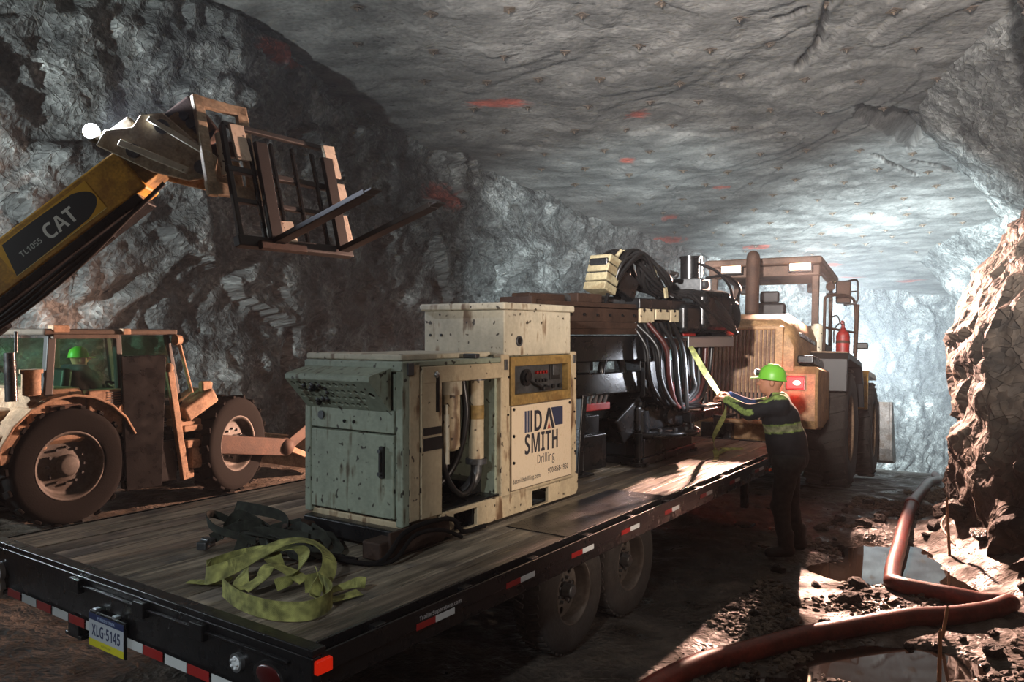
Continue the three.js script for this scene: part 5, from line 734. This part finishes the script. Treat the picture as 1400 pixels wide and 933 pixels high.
function person(name, label, pos, turn, J, opt = {}) {
  const t = thing(name, label, 'person', pos, turn), p3 = (a) => a;
  const limb = (list, grow) => list.map(([a, b, ra, rb]) => [J[a] ?? a, J[b] ?? b, ra + grow, rb + grow]);
  const torso = [['pelL', 'pelR', .13, .13], ['pel', 'belly', .15, .15], ['belly', 'chest', .15, .155], ['chL', 'chR', .125, .125], ['shL', 'shR', .075, .075], ['chest', 'neck', .1, .055], ['neck', 'head', .052, .055]];
  const arms = [['shL', 'elL', .062, .048], ['elL', 'wrL', .046, .033], ['shR', 'elR', .062, .048], ['elR', 'wrR', .046, .033]];
  const legs = [['pelL', 'knL', .098, .066], ['knL', 'anL', .064, .046], ['pelR', 'knR', .098, .066], ['knR', 'anR', .064, .046]];
  const feet = [['anL', 'toL', .045, .038], ['anR', 'toR', .045, .038]];
  const field = (bones, k = .05) => (x, y, z) => { let d = 9; for (const [a, b, ra, rb] of bones) d = smin(d, capsule([x, y, z], a, b, ra, rb), k); return d; };
  const box = bones => { const lo = [9, 9, 9], hi = [-9, -9, -9]; for (const [a, b, ra, rb] of bones) for (const [q, r] of [[a, ra], [b, rb]]) for (let i = 0; i < 3; i++) { lo[i] = Math.min(lo[i], q[i] - r - .06); hi[i] = Math.max(hi[i], q[i] + r + .06); } return [lo, hi]; };
  const mesh = (bones, cell, k) => sdfMesh(field(bones, k), ...box(bones), cell);
  const all = [...limb([...torso.slice(0, 4)], -.04), ...limb([...torso.slice(4), ...arms, ...legs, ...feet], -.012)];
  const parts = [mesh(all, .014)]; parts.push(HEAD.clone().rotateX(opt.nod ?? 0).rotateY(opt.look ?? 0).translate(...J.skull));
  for (const [w, e, s] of [['wrL', 'elL', -1], ['wrR', 'elR', 1]]) { const d = V(...J[w]).sub(V(...J[e])).normalize(), m = new THREE.Matrix4().lookAt(V(), d, V(0, 1, 0)); parts.push(handGeo(s, opt.curl ?? .75).applyMatrix4(m).translate(...J[w])); }
  part('body', parts, M.skin, t);
  // jacket with lime yoke, lime strip along the sleeves and a pale band round the waist
  const jb = limb([...torso.slice(0, 6), ...arms], .016).filter((_, i) => i !== 0); jb.push([J.pel, J.belly, .172, .168]); jb.forEach((b, i) => { });
  for (const q of [6, 8]) { } const cut = (f) => (x, y, z) => Math.max(f(x, y, z), J.hem - y, y - (J.neck[1] + .03));
  { const [lo, hi] = box(jb), g = sdfMesh(cut(field(jb)), lo, hi, .012), q = g.toNonIndexed ? g : g, p = q.attributes.position, n = q.attributes.normal, c = new Float32Array(p.count * 3), navy = lin(0x14161d), lime = lin(0x9ab560), band = lin(0xa7ab84), blue = lin(0x2e4a7c);
    for (let i = 0; i < p.count; i++) { const x = p.getX(i), y = p.getY(i), z = p.getZ(i); let col = navy; const bandY = J.band + .12 * (z - J.chest[2]); if (Math.abs(y - bandY) < .028 && capsule([x, y, z], J.belly, J.chest, .15, .15) < .06) col = band; else if (Math.abs(y - bandY) < .042 && capsule([x, y, z], J.belly, J.chest, .15, .15) < .06) col = lime;
      if (n.getY(i) > .55 && y > J.shL[1] + .015) col = lime; for (const [s, e, w, sg] of [['shL', 'elL', 'wrL', -1], ['shR', 'elR', 'wrR', 1]]) { const dA = capsule([x, y, z], J[e], J[w], .05, .05), dB = capsule([x, y, z], J[s], J[e], .06, .06); if (Math.min(dA, dB) < .03) { if (sg < 0 && n.getY(i) > -.25 && n.getY(i) < .42 && dA < .03) col = lime; if (sg > 0 && dA < .03) col = blue; } }
      if (opt.plain) col = lin(0x1c2a36); c.set(col, i * 3); }
    const j = q.toNonIndexed(); const cc = new Float32Array(q.index.count * 3); for (let i = 0; i < q.index.count; i++) { const k = q.index.getX(i); cc.set(c.subarray(k * 3, k * 3 + 3), i * 3); } boxUV(j); j.setAttribute('color', new THREE.BufferAttribute(cc, 3)); raw('jacket', j, M.jacket, t).userData.label = 'dark work jacket with lime and reflective strips'; }
  const tb = limb([['pelL', 'pelR', .135, .135], ...legs], .018); { const [lo, hi] = box(tb), top = opt.trouserTop ?? J.hem + .13; part('trousers', sdfMesh((x, y, z) => Math.max(field(tb, .035)(x, y, z) + .006 * n3(x * 9, y * 16, z * 9), y - top), lo, hi, .014), M.trouser, t); }
  for (const s of ['L', 'R']) { const a = J['an' + s], b = J['to' + s]; part('boot', sdfMesh((x, y, z) => { let d = capsule([x, y, z], [a[0], a[1] + .13, a[2] + .01], a, .062, .058); d = smin(d, capsule([x, y, z], [a[0], a[1] - .02, a[2] + .03], b, .05, .05), .04); return Math.max(d, (a[1] - .075) - y); }, [Math.min(a[0], b[0]) - .12, a[1] - .14, Math.min(a[2], b[2]) - .14], [Math.max(a[0], b[0]) + .12, a[1] + .26, Math.max(a[2], b[2]) + .16], .011), M.boot, t); }
  // hard hat
  const hg = g => g.rotateX(opt.nod ?? 0).rotateY(opt.look ?? 0).translate(...J.skull);
  const hat = part('hard_hat', [hg(lathe([[0, .165], [.03, .162], [.07, .148], [.1, .115], [.114, .07], [.118, .03], [.128, .024], [.128, .018], [.112, .022], [.106, .07], [.09, .115], [0, .15]], 28).scale(.92, 1, 1.08).translate(0, 0, .008)), hg(bx(.15, .008, .09, 0, .022, -.145, -.18, 0, 0, .003)), hg(bx(.022, .014, .1, 0, .161, .006, 0, 0, 0, .006))], M.hat, t, 'lime green hard hat');
  if (opt.lamp) { const hl = part('cap_lamp', [hg(rod([0, .075, -.11], [0, .075, -.145], .026, .03, 14))], M.blackPlastic, hat, 'lit cap lamp'); part('lamp_glass', hg(ball(.025, 0, .075, -.146, 1, 1, .5)), M.lampCool, hl); const v = V(0, .075, -.19).applyEuler(new THREE.Euler(opt.nod ?? 0, opt.look ?? 0, 0, 'YXZ')).add(V(...J.skull)); spot(t, v.toArray(), [v.x - .3, v.y - .9, v.z - 4], { color: 0xeef4ff, cd: 14 }, 40, .8, 1); }
  return t;
}
{
  const J = { pel: [0, .93, -.03], pelL: [-.085, .9, -.03], pelR: [.085, .9, -.03], belly: [0, 1.07, -.05], chest: [0, 1.27, -.1], chL: [-.075, 1.3, -.1], chR: [.075, 1.3, -.1], shL: [-.185, 1.425, -.11], shR: [.185, 1.425, -.11], neck: [0, 1.5, -.14], head: [0, 1.56, -.165], skull: [0, 1.625, -.185], elL: [-.2, 1.345, -.37], wrL: [-.1, 1.44, -.57], elR: [.2, 1.36, -.36], wrR: [.07, 1.47, -.56], knL: [-.12, .48, -.1], anL: [-.13, .095, -.05], toL: [-.16, .045, -.19], knR: [.13, .48, -.02], anR: [.16, .095, .06], toR: [.2, .045, -.08], hem: .83, band: 1.2 };
  const w = person('person', 'worker in lime hard hat and dark reflective jacket pulling a strap beside the trailer', [2.62, floorY(2.62, 7.25) - .005, -7.25], R(70), J, { nod: .1, lamp: true, curl: .85 });
}
{ // driver, seated in the compact loader
  const p = V(.3, .97, -.45).applyEuler(new THREE.Euler(0, R(-TRA), 0)).add(V(...TR)), s = .86;
  const J = { pel: [0, .36, .05], pelL: [-.085, .36, .04], pelR: [.085, .36, .04], belly: [0, .48, .05], chest: [0, .66, .04], chL: [-.07, .68, .04], chR: [.07, .68, .04], shL: [-.18, .78, .03], shR: [.18, .78, .03], neck: [0, .84, .02], head: [0, .89, .0], skull: [0, .94, -.02], elL: [-.23, .58, -.12], wrL: [-.14, .5, -.38], elR: [.23, .58, -.12], wrR: [.14, .5, -.38], knL: [-.12, .4, -.4], anL: [-.12, .12, -.5], toL: [-.12, .06, -.64], knR: [.12, .4, -.4], anR: [.12, .12, -.5], toR: [.12, .06, -.64], hem: .3, band: .55 };
  const d = person('person', 'driver in lime hard hat sitting in the cab of the compact loader', [p.x, p.y, p.z], R(-TRA), J, { curl: .9, trouserTop: .5, plain: true }); d.scale.setScalar(.88);
}
// strap in the worker's hands, made fast to the drill
{
  const t = thing('lashing_strap', 'pale yellow-green strap held by the worker, hanging down to the deck', 'strap', [0, 0, 0]);
  const a = onDrill(.3, 1.1, -.62), h = [2.035, 1.45, -7.45];
  part('webbing', ribbon([[...a, .4], [lerp(a[0], h[0], .35), lerp(a[1], h[1], .35) - .02, lerp(a[2], h[2], .35), 1.2], [lerp(a[0], h[0], .75), lerp(a[1], h[1], .75) - .01, lerp(a[2], h[2], .75), .6], [...h, .2]], .06), M.strapYellow, t);
  const e = onTrailer(1.0, 5.55, DECK + .006), e2 = onTrailer(1.12, 5.2, DECK + .006), e3 = onTrailer(.95, 5.9, DECK + .02);
  part('webbing', ribbon([[h[0] + .02, h[1] - .01, h[2], 1.2], [h[0] + .03, 1.33, h[2] - .05, 1.5], [h[0] + .0, 1.2, h[2] - .15, 1.0], [h[0] - .02, 1.04, h[2] - .3, 1.4], [e[0], e[1] + .06, e[2], .8], [e[0], e[1] + .005, e[2] + .06, .1], [...e2, 0]], .05), M.strapYellow, t);
  part('webbing', ribbon([[...e, 0], [e[0] + .12, DECK + .05, e[2] - .1, .3], [...e3, .6], [e3[0] + .22, DECK + .03, e3[2] - .02, .1]], .05), M.strapYellow, t);
}
// ---------------------------------------------------------------- hose, wire, stakes, rocks
const HOSE = [];
const G = (x, d, h = 0) => [x, floorY(x, d) + h, -d];
{
  const pts = [[9.6, 17.6], [8.6, 15.6], [7.0, 13.0], [5.75, 10.8], [4.75, 9.2], [4.15, 8.2], [3.72, 7.45], [3.4, 6.9], [3.19, 6.5], [3.12, 6.34], [3.16, 6.21], [3.27, 6.12], [3.4, 6.0], [3.56, 5.9], [3.67, 5.82], [3.7, 5.76], [3.64, 5.7], [3.5, 5.65], [3.2, 5.6], [2.89, 5.57], [2.47, 5.44], [1.98, 5.25], [1.51, 5.0], [1.18, 4.82], [.92, 4.6], [.72, 4.38], [.55, 4.05], [.45, 3.6]];
  const h = thing('water_hose', 'thick red-brown hose lying kinked across the wet floor', 'hose');
  HOSE.push(...pts); const P3 = pts.map(([x, d]) => { const g = G(x, d, .05); g[1] = Math.max(g[1], floorBase(x, d) + .03); return g; });
  part('hose_run', new THREE.TubeGeometry(new THREE.CatmullRomCurve3(P3.map(p => V(...p)), false, 'catmullrom', .35), 420, .068, 16), M.hose, h);
  const j = P3[5]; part('hose_joint', lathe([[.068, -.09], [.08, -.09], [.084, -.05], [.084, .05], [.08, .09], [.068, .09]], 18).rotateX(Math.PI / 2).rotateY(-.5).translate(...P3[4]), M.hose, h);
}
{ const t = thing('wire', 'thin pale wire trailing over the floor beside the brown pillar', 'wire'); part('wire_run', tube([G(5.6, 9.9, .02), G(5.2, 9.4, .06), G(5.3, 9.1, .03), G(4.95, 8.7, .05), G(4.7, 8.2, .02), G(4.35, 7.75, .03), G(4.15, 7.35, .04)].map((p, i) => [p[0] + .06 * Math.sin(i * 2.3), p[1], p[2]]), .012, 70, 6), M.tapeWhite, t).material = mat('wirePale', 0xa89a90, .6); }
for (const [x, d, h, lean, label] of [[2.6, 4.72, .34, .01, 'thin upright wooden stake in front of the hose, at the bottom edge'], [2.93, 5.3, .2, .05, 'short wooden stake just behind the hose bend'], [4.1, 7.25, .52, -.03, 'thin pale stake standing in the large puddle']]) {
  const y = floorY(x, d) - .08, t = solid('stake', [rod([0, 0, 0], [lean, h + .08, 0], .014, .011, 8), rod([lean, h + .08, 0], [lean * 1.02, h + .1, 0], .011, .004, 8)], M.stakeWood ?? (M.stakeWood = mat('stakeWood', 0xa37f5f, .8)), label, 'stake'); t.position.set(x, y, -d);
}
{
  const rockM = [mat('stoneBrown', 0x6b5a4d, .8, 0, { map: T.rock, bumpMap: T.rockBump, bumpScale: .05 }), mat('stoneGrey', 0x5a5550, .7, 0, { map: T.rock, bumpMap: T.rockBump, bumpScale: .05 }), mat('stoneWet', 0x2c2622, .35, 0, { map: T.rock, bumpMap: T.rockBump, bumpScale: .05 })];
  const stone = (k) => { const g = mergeVertices(new THREE.IcosahedronGeometry(1, 1).deleteAttribute('uv').deleteAttribute('normal')), p = g.attributes.position; for (let i = 0; i < p.count; i++) { const v = V().fromBufferAttribute(p, i), s = 1 + .45 * n3(v.x * 1.4 + k * 7, v.y * 1.4, v.z * 1.4) + .2 * n3(v.x * 3, v.y * 3 + k * 3, v.z * 3); p.setXYZ(i, v.x * s, v.y * s * .6, v.z * s * .8); } return toCreasedNormals(g, .35); };
  const kinds = [0, 1, 2, 3, 4, 5].map(k => join(stone(k)));
  // larger stones, one by one
  const spots = [], foot = [[4.5, 7.72, .19], [4.36, 7.15, .12], [4.42, 6.72, .1], [4.22, 6.3, .13], [4.02, 6.0, .1], [4.62, 8.3, .15], [4.36, 7.98, .1]]; const trailerClear = (x, d) => { const v = [x - TP[0], d + TP[2]]; return .819 * v[0] - .574 * v[1] > 1.75 || d < 2; };
  for (let tries = 0; tries < 900 && spots.length < 64; tries++) { const x = rr(1.2, 5.2), d = rr(4.3, 9.6), s = .03 + .075 * rnd() ** 2.2; if (PUD.some(([px, pd, a, b]) => Math.hypot((x - px) / a, (d - pd) / b) < .9) && rnd() < .93) continue; if (HOSE.some((h, k) => k && seg(x, d, HOSE[k - 1], h) < .14 + s) || [...spots, ...foot].some(q => Math.hypot(q[0] - x, q[1] - d) < q[2] + s + .05)) continue; if (!trailerClear(x, d) || Math.hypot(x - 2.62, d - 7.25) < .4 || Math.hypot(x - 7.63, d - 6.44) < 3.15) continue; spots.push([x, d, s]); }
  spots.push(...foot);
  spots.forEach(([x, d, s], i) => { const big = s > .095, o = new THREE.Mesh(kinds[i % 6], rockM[i % 3]); o.name = numbered('rock'); scene.add(o); o.castShadow = o.receiveShadow = true; o.scale.setScalar(s); o.rotation.set(rr(-.3, .3), rr(0, 6), rr(-.3, .3)); o.position.set(x, floorY(x, d) + s * .18, -d);
    const pl = i - spots.length + 7; own(o, pl >= 0 ? ['largest broken rock at the foot of the brown pillar', 'angular rock between the pillar and the large puddle', 'small rock close to the pillar, right of the puddle', 'rock at the right end of the hose bend', 'rock nearest the camera beside the hose bend', 'farthest rock along the foot of the brown pillar', 'small rock beside the largest one at the pillar foot'][pl] : 'small broken stone lying on the muddy floor', 'rock', pl >= 0 ? 'rocks at the foot of the pillar' : 'stones on the floor'); });
  // chips nobody could count
  const n = 11000, im = new THREE.InstancedMesh(join(stone(9)), mat('chips', 0xffffff, .75, 0, { map: T.mud }), n), m4 = new THREE.Matrix4(), q = new THREE.Quaternion(), e = new THREE.Euler(), col = new THREE.Color(); let k = 0;
  for (let i = 0; i < 90000 && k < n; i++) { const x = rr(.6, 6.6), d = rr(4, 12), w = fbm(x * .9, d * .9, 21, 2); if (w < -.05 + .25 * rnd()) continue; if (PUD.some(([px, pd, a, b]) => Math.hypot((x - px) / a, (d - pd) / b) < .85)) continue; if (!trailerClear(x, d)) continue; const s = .007 + .03 * rnd() ** 2.3; e.set(rr(-.5, .5), rr(0, 6), rr(-.5, .5)); q.setFromEuler(e); m4.compose(V(x, floorY(x, d) + s * .2, -d), q, V(s, s, s)); im.setMatrixAt(k, m4); const g = rr(.07, .22); im.setColorAt(k, col.setRGB(g * 1.1, g * .95, g * .82)); k++; }
  im.count = k; im.name = 'rock_chips'; scene.add(im); own(im, 'loose stone chips scattered over the wet floor', 'gravel', null, 'stuff'); im.castShadow = im.receiveShadow = true;
}
// unseen lamps added to light the heading
function addedTripodLamp(label, x, z, hgt, target, spec, cone) {
  const y = floorY(x, -z), t = thing('added_tripod_lamp', label, 'lamp', [x, y, z], Math.atan2(-(target[0] - x), -(target[2] - z)));
  for (let i = 0; i < 3; i++) { const a = i * 2.094; part('leg', rod([.42 * Math.cos(a), .0, .42 * Math.sin(a)], [0, .75, 0], .016, .018, 8), M.ochre, t); }
  part('pole', rod([0, .5, 0], [0, hgt - .1, 0], .02), M.ochre, t); const h = part('lamp_head', bx(.34, .22, .1, 0, hgt, 0, 0, 0, 0, .02), M.blackPlastic, t); part('lamp_glass', bx(.29, .17, .01, 0, hgt, -.056), M.lampWarm, h);
  spot(t, [0, hgt, -.13], [0, target[1] - y, -Math.hypot(target[0] - x, target[2] - z)], spec, cone, .8, 5);
}
addedTripodLamp('unseen tripod lamp added behind the power pack and drill for warm light', 1.2, -12.8, 1.6, [-5.4, .9, -8.4], LIGHT.flood, 40);
addedTripodLamp('unseen tripod lamp added right of the camera to brighten the power pack', 4.0, -1.2, 2.3, [.5, 1.45, -5.7], LIGHT.side, 17);
{
  const t = thing('added_light_mast', 'unseen light mast added behind the camera to brighten roof and deck', 'lamp', [-2.2, 0, 3.2], 0);
  part('base', [bx(.9, .5, .7, 0, .4, 0, 0, 0, 0, .05), ...[-.5, .5].map(q => bx(.12, .06, 1.2, q, .03, 0))], M.ochre, t); part('pole', rod([0, .6, 0], [0, 3.6, 0], .05, .04), M.greySteel, t); const h = part('lamp_head', bx(.6, .4, .14, 0, 3.8, 0, .6, 0, 0, .03), M.blackPlastic, t); part('lamp_glass', bx(.52, .33, .012, 0, 3.8 + .045, -.062, .6), M.lampWarm, h);
  spot(t, [0, 3.87, -.14], [10.4, 9.4, -20], LIGHT.mast, 30, .9, 8);
  part('upper_pole', rod([0, 3.6, 0], [0, 5.1, .1], .035, .03), M.greySteel, t); const h2 = part('lamp_head', bx(.4, .26, .12, 0, 5.2, .1, -.5, 0, 0, .03), M.blackPlastic, t); part('lamp_glass', bx(.34, .2, .012, 0, 5.168, .04, -.5), M.lampCool, h2); spot(t, [0, 5.1, -.06], [1.3, .86, -6.75], LIGHT.addedMastDeck, 14, .9, 6);
}
renderer.render(scene, camera);
